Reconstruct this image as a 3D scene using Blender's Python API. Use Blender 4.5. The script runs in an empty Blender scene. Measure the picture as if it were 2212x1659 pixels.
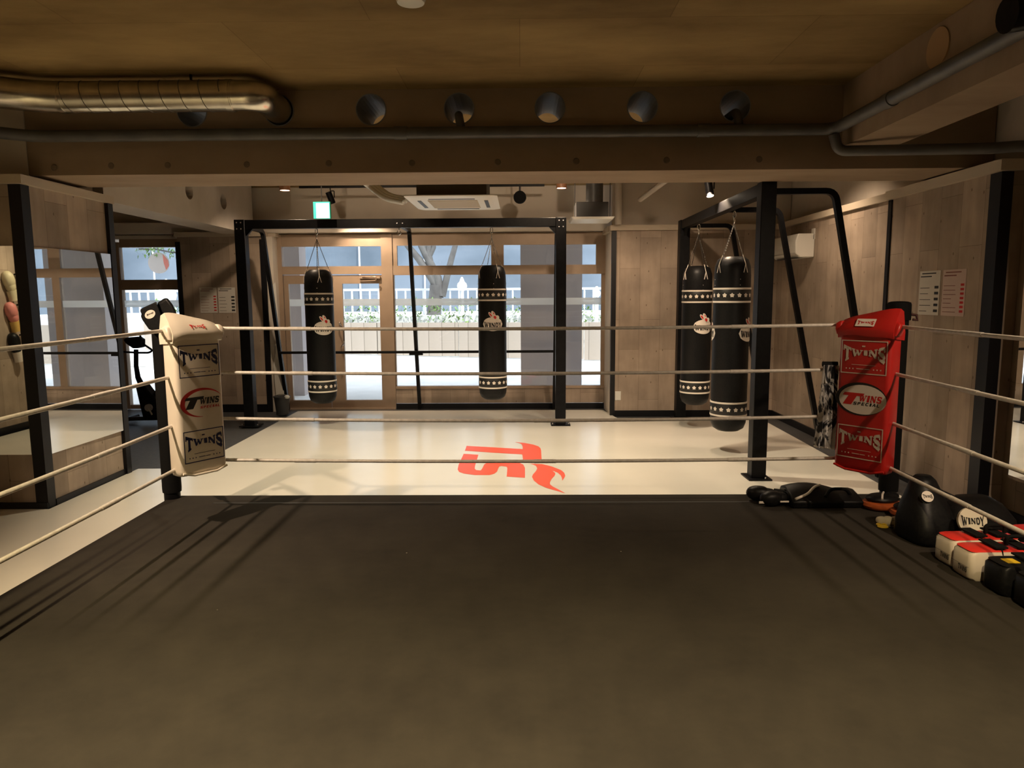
import bpy, bmesh, math, random
from mathutils import Vector, Matrix
random.seed(7)
S = bpy.context.scene
C = S.collection
PI = math.pi
# ------------------------------------------------------------------ camera
F, PT, RO, YA = 1534.0, 0.12356, 0.00609, -0.01316
CAMZ = 1.5
def ray(x, y):
    dx, dy = x-1106, y-829.5
    c, s = math.cos(RO), math.sin(RO)
    X = (dx*c-dy*s)/F; u = -(dx*s+dy*c)/F
    c, s = math.cos(PT), math.sin(PT)
    yy = c+u*s; z = u*c-s
    c, s = math.cos(YA), math.sin(YA)
    return Vector((X*c+yy*s, -X*s+yy*c, z))
def at(x, y, X=None, Y=None, Z=None):
    r = ray(x, y)
    t = X/r.x if X is not None else (Y/r.y if Y is not None else (Z-CAMZ)/r.z)
    return Vector((r.x*t, r.y*t, CAMZ+r.z*t))
cd = bpy.data.cameras.new('camera'); cam = bpy.data.objects.new('camera', cd); C.objects.link(cam)
fw = ray(1106, 829.5); rx = ray(1106+F, 829.5)-fw; uy = ray(1106, 829.5-F)-fw
m = Matrix.Identity(4)
for i in range(3):
    m[i][0] = rx[i]; m[i][1] = uy[i]; m[i][2] = -fw[i]
m[0][3] = 0; m[1][3] = 0; m[2][3] = CAMZ
cam.matrix_world = m
cd.sensor_width = 36; cd.lens = F/2212*36; cd.clip_start = .02; cd.clip_end = 300
S.camera = cam
S.view_settings.view_transform = 'Standard'; S.view_settings.look = 'None'
S.view_settings.gamma = 1; S.view_settings.use_curve_mapping = False
S.view_settings.exposure = 0.0
# ------------------------------------------------------------------ world, sun
w = bpy.data.worlds.new('world'); S.world = w; w.use_nodes = True
bg = w.node_tree.nodes['Background']; bg.inputs[0].default_value = (.78, .87, 1, 1); bg.inputs[1].default_value = 3.3
def light(name, kind, loc, power, col, direction=None, **kw):
    l = bpy.data.lights.new(name, kind); l.energy = power; l.color = col
    for k, v in kw.items(): setattr(l, k, v)
    o = bpy.data.objects.new(name, l); C.objects.link(o); o.location = loc
    if direction is not None: o.rotation_euler = Vector(direction).to_track_quat('-Z', 'Y').to_euler()
    return o
light('sun', 'SUN', (0, 20, 20), 5.0, (1, .96, .9), (-.25, .55, -1), angle=.01)
WARM = (1, .75, .52)
# spot lamps, some with housings below, some unseen and added to brighten surfaces
# (x, y, z, direction, power, cone, blend, colour)
SPOTS = [
 (-3.05, 3.0, 2.95, (.95, 1.55, -2.0), 500, 76, 1, WARM),      # over the left ropes, on the ring corner
 (3.1, 2.4, 2.60, (-.85, 2.1, -1.75), 200, 80, 1, WARM),
 (-1.7, .95, 3.0, (.0, .10, -1), 1150, 108, 1, (1, .78, .43)),
 (1.3, .95, 3.0, (.0, .10, -1), 860, 108, 1, (1, .77, .42)),
 (-2.6, -1.2, 2.6, (.0, .55, 1), 12, 130, 1, (1, .80, .45)),  # unseen up-light added to brighten the ceiling
 (-2.55, 10.02, 2.8, (.25, .85, -.95), 190, 75, .7, WARM),      # track spot on the doors
 (.35, 7.5, 3.0, (-.12, 1, -.13), 75, 62, .9, WARM),
 (-2.3, 7.3, 3.0, (.10, 1, -.15), 80, 60, .9, WARM),
 (2.05, 7.95, 2.60, (.35, -.20, -1), 190, 105, .5, WARM),       # spot over the rack
 (-2.3, 7.0, 2.95, (.1, .12, -1), 310, 105, .7, (1, .85, .60)), # behind the beam, over the mat
 (.9, 7.0, 2.95, (.0, .12, -1), 270, 105, .7, (1, .84, .60)),
 (-3.05, 9.4, 2.86, (-.1, .3, -1), 100, 140, .8, WARM),
 (.53, 9.4, 2.86, (.0, .1, -1), 80, 140, .8, WARM),
 (1.7, 7.7, 3.0, (.05, .95, -1), 190, 84, 1, WARM),  # unseen lamp added to brighten the back right wall
 (2.9, 7.9, 2.95, (.35, .1, -1), 90, 120, 1, WARM),  # unseen lamp added to lift the right wall
 (-5.4, 2.2, 2.95, (-.35, 0, -1), 150, 110, .7, (1, .82, .52)), # on the glove wall
]
for (x, y, z, d, p, cone, bl, col) in SPOTS:
    light('lamp_light', 'SPOT', (x, y, z), p, col, d, spot_size=math.radians(cone), spot_blend=bl, shadow_soft_size=.035)

# ------------------------------------------------------------------ materials
MATS = {}
def mat(name, col, rough=.6, metal=0., spec=.5, **kw):
    if name in MATS: return MATS[name]
    mt = bpy.data.materials.new(name); mt.use_nodes = True
    b = mt.node_tree.nodes['Principled BSDF']
    b.inputs['Base Color'].default_value = (*col, 1); b.inputs['Roughness'].default_value = rough
    b.inputs['Metallic'].default_value = metal; b.inputs['Specular IOR Level'].default_value = spec
    for k, v in kw.items(): b.inputs[k].default_value = v
    MATS[name] = mt; return mt
class N:
    def __init__(s, mt): s.t = mt.node_tree; s.b = s.t.nodes['Principled BSDF']
    def n(s, typ, **kw):
        o = s.t.nodes.new(typ)
        for k, v in kw.items():
            if k.startswith('_'): setattr(o, k[1:], v)
            else: o.inputs[k.replace('#', ' ')].default_value = v
        return o
    def l(s, a, b): s.t.links.new(a, b)
    def pos(s): return s.n('ShaderNodeNewGeometry').outputs['Position']
    def ramp(s, fac, stops):
        r = s.n('ShaderNodeValToRGB'); s.l(fac, r.inputs[0]); e = r.color_ramp.elements
        while len(e) < len(stops): e.new(.5)
        for i, (p, c) in enumerate(stops): e[i].position = p; e[i].color = (*c, 1)
        return r.outputs[0]
    def mix(s, fac, a, b, mode='MIX'):
        x = s.n('ShaderNodeMix', _data_type='RGBA', _blend_type=mode)
        for v, i in ((fac, 0), (a, 6), (b, 7)):
            if isinstance(v, (int, float)): x.inputs[i].default_value = v
            elif isinstance(v, tuple): x.inputs[i].default_value = (*v, 1)
            else: s.l(v, x.inputs[i])
        return x.outputs[2]
    def bump(s, h, strength=.2, dist=.01):
        b = s.n('ShaderNodeBump', Strength=strength, Distance=dist); s.l(h, b.inputs['Height']); s.l(b.outputs[0], s.b.inputs['Normal'])
def noisy(name, c1, c2, scale=8, rough=.7, stretch=(1, 1, 1), bump=.0, detail=5, lo=.35, hi=.65, spec=.5, metal=0.):
    if name in MATS: return MATS[name]
    mt = mat(name, c1, rough, metal, spec); k = N(mt)
    mp = k.n('ShaderNodeMapping', Scale=stretch); k.l(k.pos(), mp.inputs[0])
    no = k.n('ShaderNodeTexNoise', Scale=scale, Detail=detail); k.l(mp.outputs[0], no.inputs['Vector'])
    k.l(k.ramp(no.outputs[0], [(lo, c1), (hi, c2)]), k.b.inputs['Base Color'])
    if bump: k.bump(no.outputs[0], bump)
    return mt
def planks(name, c1, c2, seam, width=.24, length=1.3, knots=True, knot_col=(.13, .09, .06)):
    """cladding of upright boards: brick pattern standing on end over the world position"""
    mt = mat(name, c1, .62, 0, .3); k = N(mt)
    sp = k.n('ShaderNodeSeparateXYZ'); k.l(k.pos(), sp.inputs[0])
    ad = k.n('ShaderNodeMath', _operation='ADD'); k.l(sp.outputs[0], ad.inputs[0]); k.l(sp.outputs[1], ad.inputs[1])
    cb = k.n('ShaderNodeCombineXYZ'); k.l(sp.outputs[2], cb.inputs[0]); k.l(ad.outputs[0], cb.inputs[1])
    br = k.n('ShaderNodeTexBrick', Scale=1.0); k.l(cb.outputs[0], br.inputs['Vector'])
    br.inputs['Brick Width'].default_value = length; br.inputs['Row Height'].default_value = width
    br.inputs['Mortar Size'].default_value = .0016; br.inputs['Mortar Smooth'].default_value = .3
    br.inputs['Color1'].default_value = (*c1, 1); br.inputs['Color2'].default_value = (*c2, 1); br.inputs['Mortar'].default_value = (*seam, 1)
    br.offset = .37; br.squash = 1
    mp = k.n('ShaderNodeMapping', Scale=(.6, 4.5, 1)); k.l(cb.outputs[0], mp.inputs[0])
    no = k.n('ShaderNodeTexNoise', Scale=2.2, Detail=6, Roughness=.6); k.l(mp.outputs[0], no.inputs['Vector'])
    g = k.ramp(no.outputs[0], [(.3, (.84, .83, .82)), (.7, (1.08, 1.08, 1.08))])
    col = k.mix(.85, br.outputs[0], g, 'MULTIPLY')
    n2 = k.n('ShaderNodeTexNoise', Scale=2.3, Detail=4); k.l(cb.outputs[0], n2.inputs['Vector'])
    col = k.mix(.8, col, k.ramp(n2.outputs[0], [(.35, (.74, .72, .71)), (.65, (1.12, 1.1, 1.07))]), 'MULTIPLY')
    if knots:
        m2 = k.n('ShaderNodeMapping', Scale=(1.9, 3.6, 1)); k.l(cb.outputs[0], m2.inputs[0])
        vo = k.n('ShaderNodeTexVoronoi', Scale=1.0, _voronoi_dimensions='2D', Randomness=.75); k.l(m2.outputs[0], vo.inputs['Vector'])
        kn = k.ramp(vo.outputs['Distance'], [(.0, (1, 1, 1)), (.016, (.8, .8, .8)), (.032, (0, 0, 0))])
        col = k.mix(kn, col, knot_col)
    k.l(col, k.b.inputs['Base Color'])
    k.bump(br.outputs['Fac'], .3, .004)
    return mt
def concrete(name, c1, c2, panel=True):
    mt = mat(name, c1, .8, 0, .2); k = N(mt)
    no = k.n('ShaderNodeTexNoise', Scale=1.1, Detail=7, Roughness=.62); mp = k.n('ShaderNodeMapping', Scale=(.7, 1.6, 1.2)); k.l(k.pos(), mp.inputs[0]); k.l(mp.outputs[0], no.inputs['Vector'])
    col = k.ramp(no.outputs[0], [(.32, c1), (.68, c2)])
    if panel:
        sp = k.n('ShaderNodeSeparateXYZ'); k.l(k.pos(), sp.inputs[0])
        cb = k.n('ShaderNodeCombineXYZ'); k.l(sp.outputs[0], cb.inputs[0]); k.l(sp.outputs[1], cb.inputs[1])
        br = k.n('ShaderNodeTexBrick', Scale=1.0); k.l(cb.outputs[0], br.inputs['Vector'])
        br.inputs['Brick Width'].default_value = 1.8; br.inputs['Row Height'].default_value = .9
        br.inputs['Mortar Size'].default_value = .003
        br.inputs['Color1'].default_value = (1.1, 1.1, 1.1, 1); br.inputs['Color2'].default_value = (.82, .8, .76, 1); br.inputs['Mortar'].default_value = (.6, .55, .5, 1)
        col = k.mix(.8, col, br.outputs[0], 'MULTIPLY')
    k.l(col, k.b.inputs['Base Color']); k.bump(no.outputs[0], .15, .02)
    return mt
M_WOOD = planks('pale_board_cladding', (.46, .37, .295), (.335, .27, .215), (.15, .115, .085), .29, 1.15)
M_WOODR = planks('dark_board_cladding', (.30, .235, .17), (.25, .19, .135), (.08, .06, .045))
M_CEIL = concrete('slab_concrete', (.19, .125, .05), (.36, .25, .11))
M_BEAM = concrete('beam_concrete', (.25, .18, .12), (.36, .27, .19), False)
M_BEAML = concrete('pale_concrete', (.48, .43, .37), (.58, .52, .45), False)
M_WHITEWALL = noisy('painted_wall', (.60, .54, .47), (.66, .60, .52), 2, .85)
M_LEDGE = mat('ledge_paint', (.52, .44, .34), .7)
M_TRIM = mat('black_trim', (.008, .008, .010), .4, 0, .3)
M_STEEL = noisy('black_steel', (.005, .005, .006), (.008, .008, .009), 20, .42, spec=.13)
M_RUBBER = noisy('dark_rubber_floor', (.045, .047, .05), (.065, .066, .068), 30, .55)
M_MAT = noisy('cream_mat_vinyl', (.76, .73, .65), (.81, .78, .70), 1.2, .20, spec=.6)
M_CANVAS = None
M_MIRROR = mat('mirror_glass', (.86, .88, .88), .01, 1.)
M_FRAME = noisy('bronze_frame', (.34, .25, .18), (.37, .275, .20), 6, .42, metal=.2)
M_WHITE = mat('white_plastic', (.72, .70, .64), .4)
M_ROPE = noisy('rope_wrap', (.54, .50, .445), (.66, .62, .56), 40, .38)
M_CHROME = mat('steel_bright', (.7, .7, .7), .22, 1.)
M_DUCT = noisy('galvanised_duct', (.55, .52, .46), (.68, .64, .56), 3, .24, (4, 1, 1), metal=1.)
M_PIPE = noisy('grey_pipe', (.075, .075, .077), (.11, .108, .105), 5, .45)
M_BLACKLEATHER = noisy('black_leather', (.006, .006, .007), (.010, .010, .010), 60, .42, bump=.05, spec=.2)
M_BLACKCLOTH = mat('black_cloth', (.008, .008, .008), .85, 0, .12)
M_CREAMLEATHER = noisy('cream_leather', (.74, .66, .54), (.79, .71, .59), 5, .42)
M_REDLEATHER = noisy('red_leather', (.42, .012, .010), (.50, .018, .014), 5, .40)
M_RED = mat('red_paint', (.55, .015, .012), .45)
M_REDTOP = mat('red_vinyl', (.72, .035, .025), .4)
M_NAVY = mat('navy_print', (.008, .012, .07), .5)
M_PALEPRINT = mat('pale_print', (.62, .55, .45), .5)
M_INK = mat('black_print', (.01, .01, .01), .5)
M_DECAL = mat('white_decal', (.75, .68, .60), .5)
M_ORANGE = mat('coral_red_print', (.88, .115, .06), .4)
M_PAPER = mat('paper', (.62, .58, .52), .6)
M_PAPERPINK = mat('pink_paper', (.55, .42, .38), .6)
M_ORANGELEATHER = mat('orange_leather', (.42, .09, .02), .45)
M_YELLOW = mat('yellow_plastic', (.82, .55, .03), .4)
M_GREY = mat('grey_plastic', (.42, .43, .44), .5)
M_DGREY = mat('dark_grey_plastic', (.05, .05, .052), .5)
def canvas_mat():
    mt = mat('ring_canvas', (.07, .065, .06), .95, 0, .06); k = N(mt)
    n1 = k.n('ShaderNodeTexNoise', Scale=.9, Detail=8, Roughness=.65); k.l(k.pos(), n1.inputs['Vector'])
    n2 = k.n('ShaderNodeTexNoise', Scale=7, Detail=6, Roughness=.7); k.l(k.pos(), n2.inputs['Vector'])
    a = k.ramp(n1.outputs[0], [(.3, (.028, .0245, .0215)), (.7, (.045, .0395, .033))])
    b = k.ramp(n2.outputs[0], [(.3, (.86, .86, .86)), (.7, (1.1, 1.08, 1.04))])
    col = k.mix(.8, a, b, 'MULTIPLY')
    vo = k.n('ShaderNodeTexVoronoi', Scale=2.3); k.l(k.pos(), vo.inputs['Vector'])
    sp = k.ramp(vo.outputs['Distance'], [(.0, (1, 1, 1)), (.008, (1, 1, 1)), (.012, (0, 0, 0))])
    col = k.mix(sp, col, (.5, .45, .38))
    k.l(col, k.b.inputs['Base Color']); k.bump(n2.outputs[0], .1, .004)
    return mt
M_CANVAS = canvas_mat()
def emit(name, col, st):
    if name in MATS: return MATS[name]
    mt = mat(name, col, .5); b = mt.node_tree.nodes['Principled BSDF']
    b.inputs['Emission Color'].default_value = (*col, 1); b.inputs['Emission Strength'].default_value = st
    return mt
def glass_mat():
    mt = bpy.data.materials.new('window_glass'); mt.use_nodes = True; t = mt.node_tree
    t.nodes.clear(); o = t.nodes.new('ShaderNodeOutputMaterial'); mx = t.nodes.new('ShaderNodeMixShader')
    tr = t.nodes.new('ShaderNodeBsdfTransparent'); tr.inputs[0].default_value = (.94, .96, .96, 1)
    gl = t.nodes.new('ShaderNodeBsdfGlossy'); gl.inputs['Roughness'].default_value = .01
    lw = t.nodes.new('ShaderNodeFresnel'); lw.inputs[0].default_value = 1.45
    t.links.new(lw.outputs[0], mx.inputs[0]); t.links.new(tr.outputs[0], mx.inputs[1]); t.links.new(gl.outputs[0], mx.inputs[2]); t.links.new(mx.outputs[0], o.inputs[0])
    return mt
M_GLASS = glass_mat()
def frost_mat():
    mt = bpy.data.materials.new('frosted_film'); mt.use_nodes = True; t = mt.node_tree
    t.nodes.clear(); o = t.nodes.new('ShaderNodeOutputMaterial'); mx = t.nodes.new('ShaderNodeMixShader'); mx.inputs[0].default_value = .72
    tr = t.nodes.new('ShaderNodeBsdfTransparent'); tl = t.nodes.new('ShaderNodeBsdfTranslucent'); tl.inputs[0].default_value = (.95, .95, .92, 1)
    df = t.nodes.new('ShaderNodeBsdfDiffuse'); df.inputs[0].default_value = (.8, .8, .77, 1)
    m2 = t.nodes.new('ShaderNodeMixShader'); m2.inputs[0].default_value = .15
    t.links.new(tl.outputs[0], m2.inputs[1]); t.links.new(df.outputs[0], m2.inputs[2])
    t.links.new(tr.outputs[0], mx.inputs[1]); t.links.new(m2.outputs[0], mx.inputs[2]); t.links.new(mx.outputs[0], o.inputs[0])
    return mt
M_FROST = frost_mat()

# ------------------------------------------------------------------ mesh helpers
def BM(): return bmesh.new()
def box(bm, x0, x1, y0, y1, z0, z1, M=None):
    vs = [bm.verts.new((M @ Vector(p)) if M else p) for p in ((x0,y0,z0),(x1,y0,z0),(x1,y1,z0),(x0,y1,z0),(x0,y0,z1),(x1,y0,z1),(x1,y1,z1),(x0,y1,z1))]
    for f in ((0,3,2,1),(4,5,6,7),(0,1,5,4),(1,2,6,5),(2,3,7,6),(3,0,4,7)): bm.faces.new([vs[i] for i in f])
    return bm
def frame_of(d):
    d = Vector(d).normalized(); a = Vector((0,0,1)) if abs(d.z) < .95 else Vector((1,0,0))
    u = a.cross(d).normalized(); v = d.cross(u); return u, v
def tube(bm, pts, r, n=10, cap=True, squash=None, square=False):
    """sweep along points; r number or list; square = rectangular tube of half sizes"""
    pts = [Vector(p) for p in pts]; rings = []
    u = None
    for i, p in enumerate(pts):
        if i == 0: d = pts[1]-p
        elif i == len(pts)-1: d = p-pts[i-1]
        else: d = (pts[i+1]-p).normalized()+(p-pts[i-1]).normalized()
        d.normalize()
        if u is None: u, v = frame_of(d)
        else:
            u = (u-d*u.dot(d)).normalized(); v = d.cross(u)
        rr = r[i] if isinstance(r, (list, tuple)) else r
        if square: ang = [PI/4+k*PI/2 for k in range(4)]; ring = [bm.verts.new(p+(u*math.cos(a)+v*math.sin(a))*rr*1.414) for a in ang]
        else: ring = [bm.verts.new(p+u*math.cos(2*PI*k/n)*rr+v*math.sin(2*PI*k/n)*rr) for k in range(n)]
        rings.append(ring)
    for a, b in zip(rings, rings[1:]):
        k = len(a)
        for i in range(k): bm.faces.new((a[i], a[(i+1) % k], b[(i+1) % k], b[i]))
    if cap: bm.faces.new(rings[0][::-1]); bm.faces.new(rings[-1])
    return bm
def bend(pts, r=.1, k=5):
    """round the inner corners of a path"""
    pts = [Vector(p) for p in pts]; out = [pts[0]]
    for a, b, c in zip(pts, pts[1:], pts[2:]):
        d1 = (a-b); d2 = (c-b); q = min(r, d1.length*.49, d2.length*.49); p0 = b+d1.normalized()*q; p1 = b+d2.normalized()*q
        for i in range(k+1):
            t = i/k; out.append(p0*(1-t)**2+b*2*t*(1-t)+p1*t*t)
    out.append(pts[-1]); return out
def lathe(bm, prof, n=32, c=(0,0,0), cap=True):
    c = Vector(c); rings = []
    for r, z in prof: rings.append([bm.verts.new(c+Vector((r*math.cos(2*PI*k/n), r*math.sin(2*PI*k/n), z))) for k in range(n)])
    for a, b in zip(rings, rings[1:]):
        for i in range(n): bm.faces.new((a[i], a[(i+1) % n], b[(i+1) % n], b[i]))
    if cap: bm.faces.new(rings[0][::-1]); bm.faces.new(rings[-1])
    return bm
def prism(bm, poly, f0, f1):
    """poly: 2D points; f0/f1 map them to the two end faces"""
    a = [bm.verts.new(f0(*p)) for p in poly]; b = [bm.verts.new(f1(*p)) for p in poly]
    n = len(poly)
    bm.faces.new(a[::-1]); bm.faces.new(b)
    for i in range(n): bm.faces.new((a[i], a[(i+1) % n], b[(i+1) % n], b[i]))
    return bm
def loft(bm, sections, cap=True):
    rings = [[bm.verts.new(p) for p in s] for s in sections]
    for a, b in zip(rings, rings[1:]):
        k = len(a)
        for i in range(k): bm.faces.new((a[i], a[(i+1) % k], b[(i+1) % k], b[i]))
    if cap: bm.faces.new(rings[0][::-1]); bm.faces.new(rings[-1])
    return bm
def rrect(cx, cy, hx, hy, z, r, n=4):
    out = []
    r = min(r, hx*.98, hy*.98)
    for (sx, sy, a0) in ((1,1,0),(-1,1,PI/2),(-1,-1,PI),(1,-1,3*PI/2)):
        for k in range(n+1):
            a = a0+PI/2*k/n
            out.append(Vector((cx+sx*(hx-r)+r*math.cos(a), cy+sy*(hy-r)+r*math.sin(a), z)))
    return out
def blob(bm, c, rad, n=16, m=10, e=1.0, M=None):
    c = Vector(c); rings = []
    for i in range(1, m):
        t = PI*i/m; z = math.cos(t); s = math.sin(t)
        ring = []
        for k in range(n):
            a = 2*PI*k/n; x, y = math.cos(a), math.sin(a)
            sg = lambda q: math.copysign(abs(q)**e, q)
            v = Vector((sg(x)*(s**e)*rad[0], sg(y)*(s**e)*rad[1], sg(z)*rad[2]))
            if M: v = M @ v
            ring.append(bm.verts.new(c+v))
        rings.append(ring)
    top = Vector((0,0,rad[2])); bot = -top
    if M: top = M @ top; bot = M @ bot
    t = bm.verts.new(c+top); b = bm.verts.new(c+bot)
    for a, q in zip(rings, rings[1:]):
        for i in range(n): bm.faces.new((a[i], q[i], q[(i+1) % n], a[(i+1) % n]))
    for i in range(n):
        bm.faces.new((t, rings[0][i], rings[0][(i+1) % n])); bm.faces.new((b, rings[-1][(i+1) % n], rings[-1][i]))
    return bm
def obj(name, bm, m, parent=None, smooth=False, bevel=0, seg=2, sub=0, angle=40):
    bmesh.ops.recalc_face_normals(bm, faces=bm.faces[:])
    me = bpy.data.meshes.new(name); bm.to_mesh(me); bm.free()
    o = bpy.data.objects.new(name, me); C.objects.link(o)
    me.materials.append(m)
    if smooth:
        me.polygons.foreach_set('use_smooth', [True]*len(me.polygons)); 
        try: me.set_sharp_from_angle(angle=math.radians(angle))
        except Exception: pass
    if bevel:
        b = o.modifiers.new('bevel', 'BEVEL'); b.width = bevel; b.segments = seg; b.limit_method = 'ANGLE'; b.harden_normals = False
        me.polygons.foreach_set('use_smooth', [True]*len(me.polygons))
        try: me.set_sharp_from_angle(angle=math.radians(35))
        except Exception: pass
    if sub:
        s = o.modifiers.new('sub', 'SUBSURF'); s.levels = sub; s.render_levels = sub
    if parent is not None: o.parent = parent
    return o
def tag(o, label, cat, group=None, kind=None):
    o['label'] = label; o['category'] = cat
    if group: o['group'] = group
    if kind: o['kind'] = kind
    return o
def struct(name, bm, m, parent=None, **kw):
    o = obj(name, bm, m, parent, **kw)
    if parent is None: o['kind'] = 'structure'
    return o
def thing(name, label, cat, loc=(0,0,0), rz=0, group=None, rot=None):
    o = bpy.data.objects.new(name, None); C.objects.link(o); o.empty_display_size = .1
    o.location = loc; o.rotation_euler = rot if rot else (0, 0, rz)
    return tag(o, label, cat, group)
def senv(name, loc=(0,0,0)):
    o = bpy.data.objects.new(name, None); C.objects.link(o); o.location = loc; o['kind'] = 'structure'; o.empty_display_size = .1
    return o
def dup(root, loc, rz=None, label=None, group=None):
    def cp(o, par):
        c = o.copy(); C.objects.link(c); c.parent = par
        for ch in [q for q in bpy.data.objects if q.parent == o]: cp(ch, c)
        return c
    r = cp(root, None); r.location = loc
    if rz is not None: r.rotation_euler = (0, 0, rz)
    if label: r['label'] = label
    if group: r['group'] = group
    return r
bl = lambda o, w=.004: o

# ------------------------------------------------------------------ lettering (stroke glyphs in a unit box)
def G(*st): return st
SE = .13
GL = {
 'T': G((0,.93,1,.93,.14),(.5,0,.5,.95,.24),(.27,.04,.73,.04,.09),(.05,.72,.05,.95,.11),(.95,.72,.95,.95,.11)),
 'W': G((.12,.95,.32,.03,.2),(.32,.03,.5,.8,.1),(.5,.8,.7,.03,.2),(.7,.03,.9,.95,.1),(-.02,.95,.28,.95,.09),(.76,.95,1.04,.95,.09),(.38,.9,.6,.9,.08)),
 'I': G((.5,0,.5,1,.34),(.15,.05,.85,.05,.1),(.15,.95,.85,.95,.1)),
 'N': G((.15,0,.15,1,.13),(.15,.97,.85,.03,.22),(.85,0,.85,1,.13),(0,.05,.34,.05,.09),(.0,.95,.28,.95,.09),(.68,.95,1.02,.95,.09)),
 'S': G((.9,.68,.86,.92,.12),(.88,.9,.3,.95,.13),(.32,.95,.1,.75,.2),(.1,.76,.28,.56,.2),(.24,.56,.76,.44,.2),(.74,.46,.92,.26,.2),(.92,.27,.68,.05,.2),(.7,.06,.14,.08,.13),(.12,.04,.1,.32,.12)),
 'P': G((.2,0,.2,1,.2),(.2,.93,.7,.93,.13),(.7,.93,.85,.72,.2),(.85,.75,.7,.5,.2),(.7,.5,.2,.5,.13)),
 'E': G((.2,0,.2,1,.2),(.2,.93,.9,.93,.13),(.2,.5,.8,.5,.13),(.2,.06,.9,.06,.13)),
 'C': G((.88,.8,.6,.95,.14),(.62,.94,.3,.92,.14),(.32,.93,.12,.65,.2),(.12,.68,.12,.32,.2),(.12,.35,.32,.07,.2),(.3,.08,.62,.06,.14),(.6,.05,.88,.2,.14)),
 'A': G((.08,0,.5,1,.16),(.5,1,.92,0,.2),(.25,.33,.75,.33,.12)),
 'L': G((.2,0,.2,1,.22),(.2,.06,.9,.06,.14)),
 'D': G((.2,0,.2,1,.2),(.2,.94,.6,.94,.13),(.6,.94,.88,.68,.18),(.88,.7,.88,.3,.2),(.88,.32,.6,.06,.18),(.6,.06,.2,.06,.13)),
 'Y': G((.05,1,.5,.48,.18),(.95,1,.5,.48,.12),(.5,0,.5,.52,.2),(.3,.04,.7,.04,.08)),
 'G': G((.88,.8,.6,.95,.14),(.62,.94,.3,.92,.14),(.32,.93,.12,.65,.2),(.12,.68,.12,.32,.2),(.12,.35,.32,.07,.2),(.3,.08,.62,.06,.14),(.6,.05,.88,.2,.14),(.86,.15,.86,.48,.16),(.55,.46,.95,.46,.12)),
 'O': G((.5,.95,.2,.8,.16),(.2,.82,.1,.5,.18),(.1,.5,.2,.18,.18),(.2,.2,.5,.05,.16),(.5,.05,.8,.2,.16),(.8,.18,.9,.5,.18),(.9,.5,.8,.82,.18),(.8,.8,.5,.95,.16)),
 'R': G((.2,0,.2,1,.2),(.2,.93,.7,.93,.13),(.7,.93,.85,.72,.2),(.85,.75,.7,.5,.2),(.7,.5,.2,.5,.13),(.5,.5,.9,0,.2)),
}
WID = {'I': .55, 'W': 1.35, 'T': 1.0, 'N': 1.05, 'S': .9}
def word(bm, text, f, warp=None, gap=.16, slant=0, aspect=.8):
    """lay a word into the unit square (u,v) and map it with f(u,v) -> Vector"""
    tot = sum(WID.get(c, .85) if c != ' ' else .5 for c in text)+gap*(len(text)-1)
    x = 0
    for c in text:
        wd = WID.get(c, .85) if c != ' ' else .5
        for (x0, y0, x1, y1, t) in GL.get(c, ()):
            a = Vector((x0*wd, y0*aspect)); b = Vector((x1*wd, y1*aspect)); d = (b-a)
            if d.length < 1e-6: continue
            nrm = Vector((-d.y, d.x)).normalized()*t*.66
            quad = [a-nrm, b-nrm, b+nrm, a+nrm]
            pts = []
            for i in range(4):
                p, q = quad[i], quad[(i+1) % 4]
                for k in range(3): pts.append(p.lerp(q, k/3))
            vs = []
            for p in pts:
                u = (x+p.x+slant*p.y)/tot; v = p.y/aspect
                if warp: v = warp(u, v)
                vs.append(bm.verts.new(f(u, v)))
            bm.faces.new(vs)
        x += wd+gap
    return bm
def arch(u, v):
    q = 1-(2*u-1)**2
    lo = .46*q; hi = 1-.26*q
    return lo+(hi-lo)*v
def flat(bm, poly, f):
    bm.faces.new([bm.verts.new(f(*p)) for p in poly]); return bm
def strip(bm, x0, x1, y0, y1, f): return flat(bm, [(x0,y0),(x1,y0),(x1,y1),(x0,y1)], f)
def ell(cx, cy, rx_, ry_, n=36, a0=0, a1=2*PI):
    return [(cx+rx_*math.cos(a0+(a1-a0)*k/n), cy+ry_*math.sin(a0+(a1-a0)*k/n)) for k in range(n if a1-a0 > 6.2 else n+1)]

# =================================================================== THE ROOM
ZF, ZC = -.25, 3.15
XL, XR, YB, YN = -6.7, 3.78, 11.0, -3.0
# floor
struct('floor', box(BM(), XL-.2, 5.0, YN-.2, 11.3, ZF-.12, ZF), M_RUBBER)
struct('ceiling', box(BM(), XL-.2, 5.0, YN-.2, 11.35, ZC, ZC+.2), M_CEIL)
struct('wall_left', box(BM(), XL-.15, XL, YN, 11.2, ZF, ZC), M_WOOD)
struct('wall_near', box(BM(), XL-.15, 5.0, YN-.15, YN, ZF, ZC), M_WOODR)
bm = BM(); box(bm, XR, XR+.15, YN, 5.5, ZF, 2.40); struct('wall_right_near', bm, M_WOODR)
struct('wall_right_upper', box(BM(), XR+.03, XR+.2, YN, 11.2, 2.40, ZC), M_BEAML)
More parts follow.
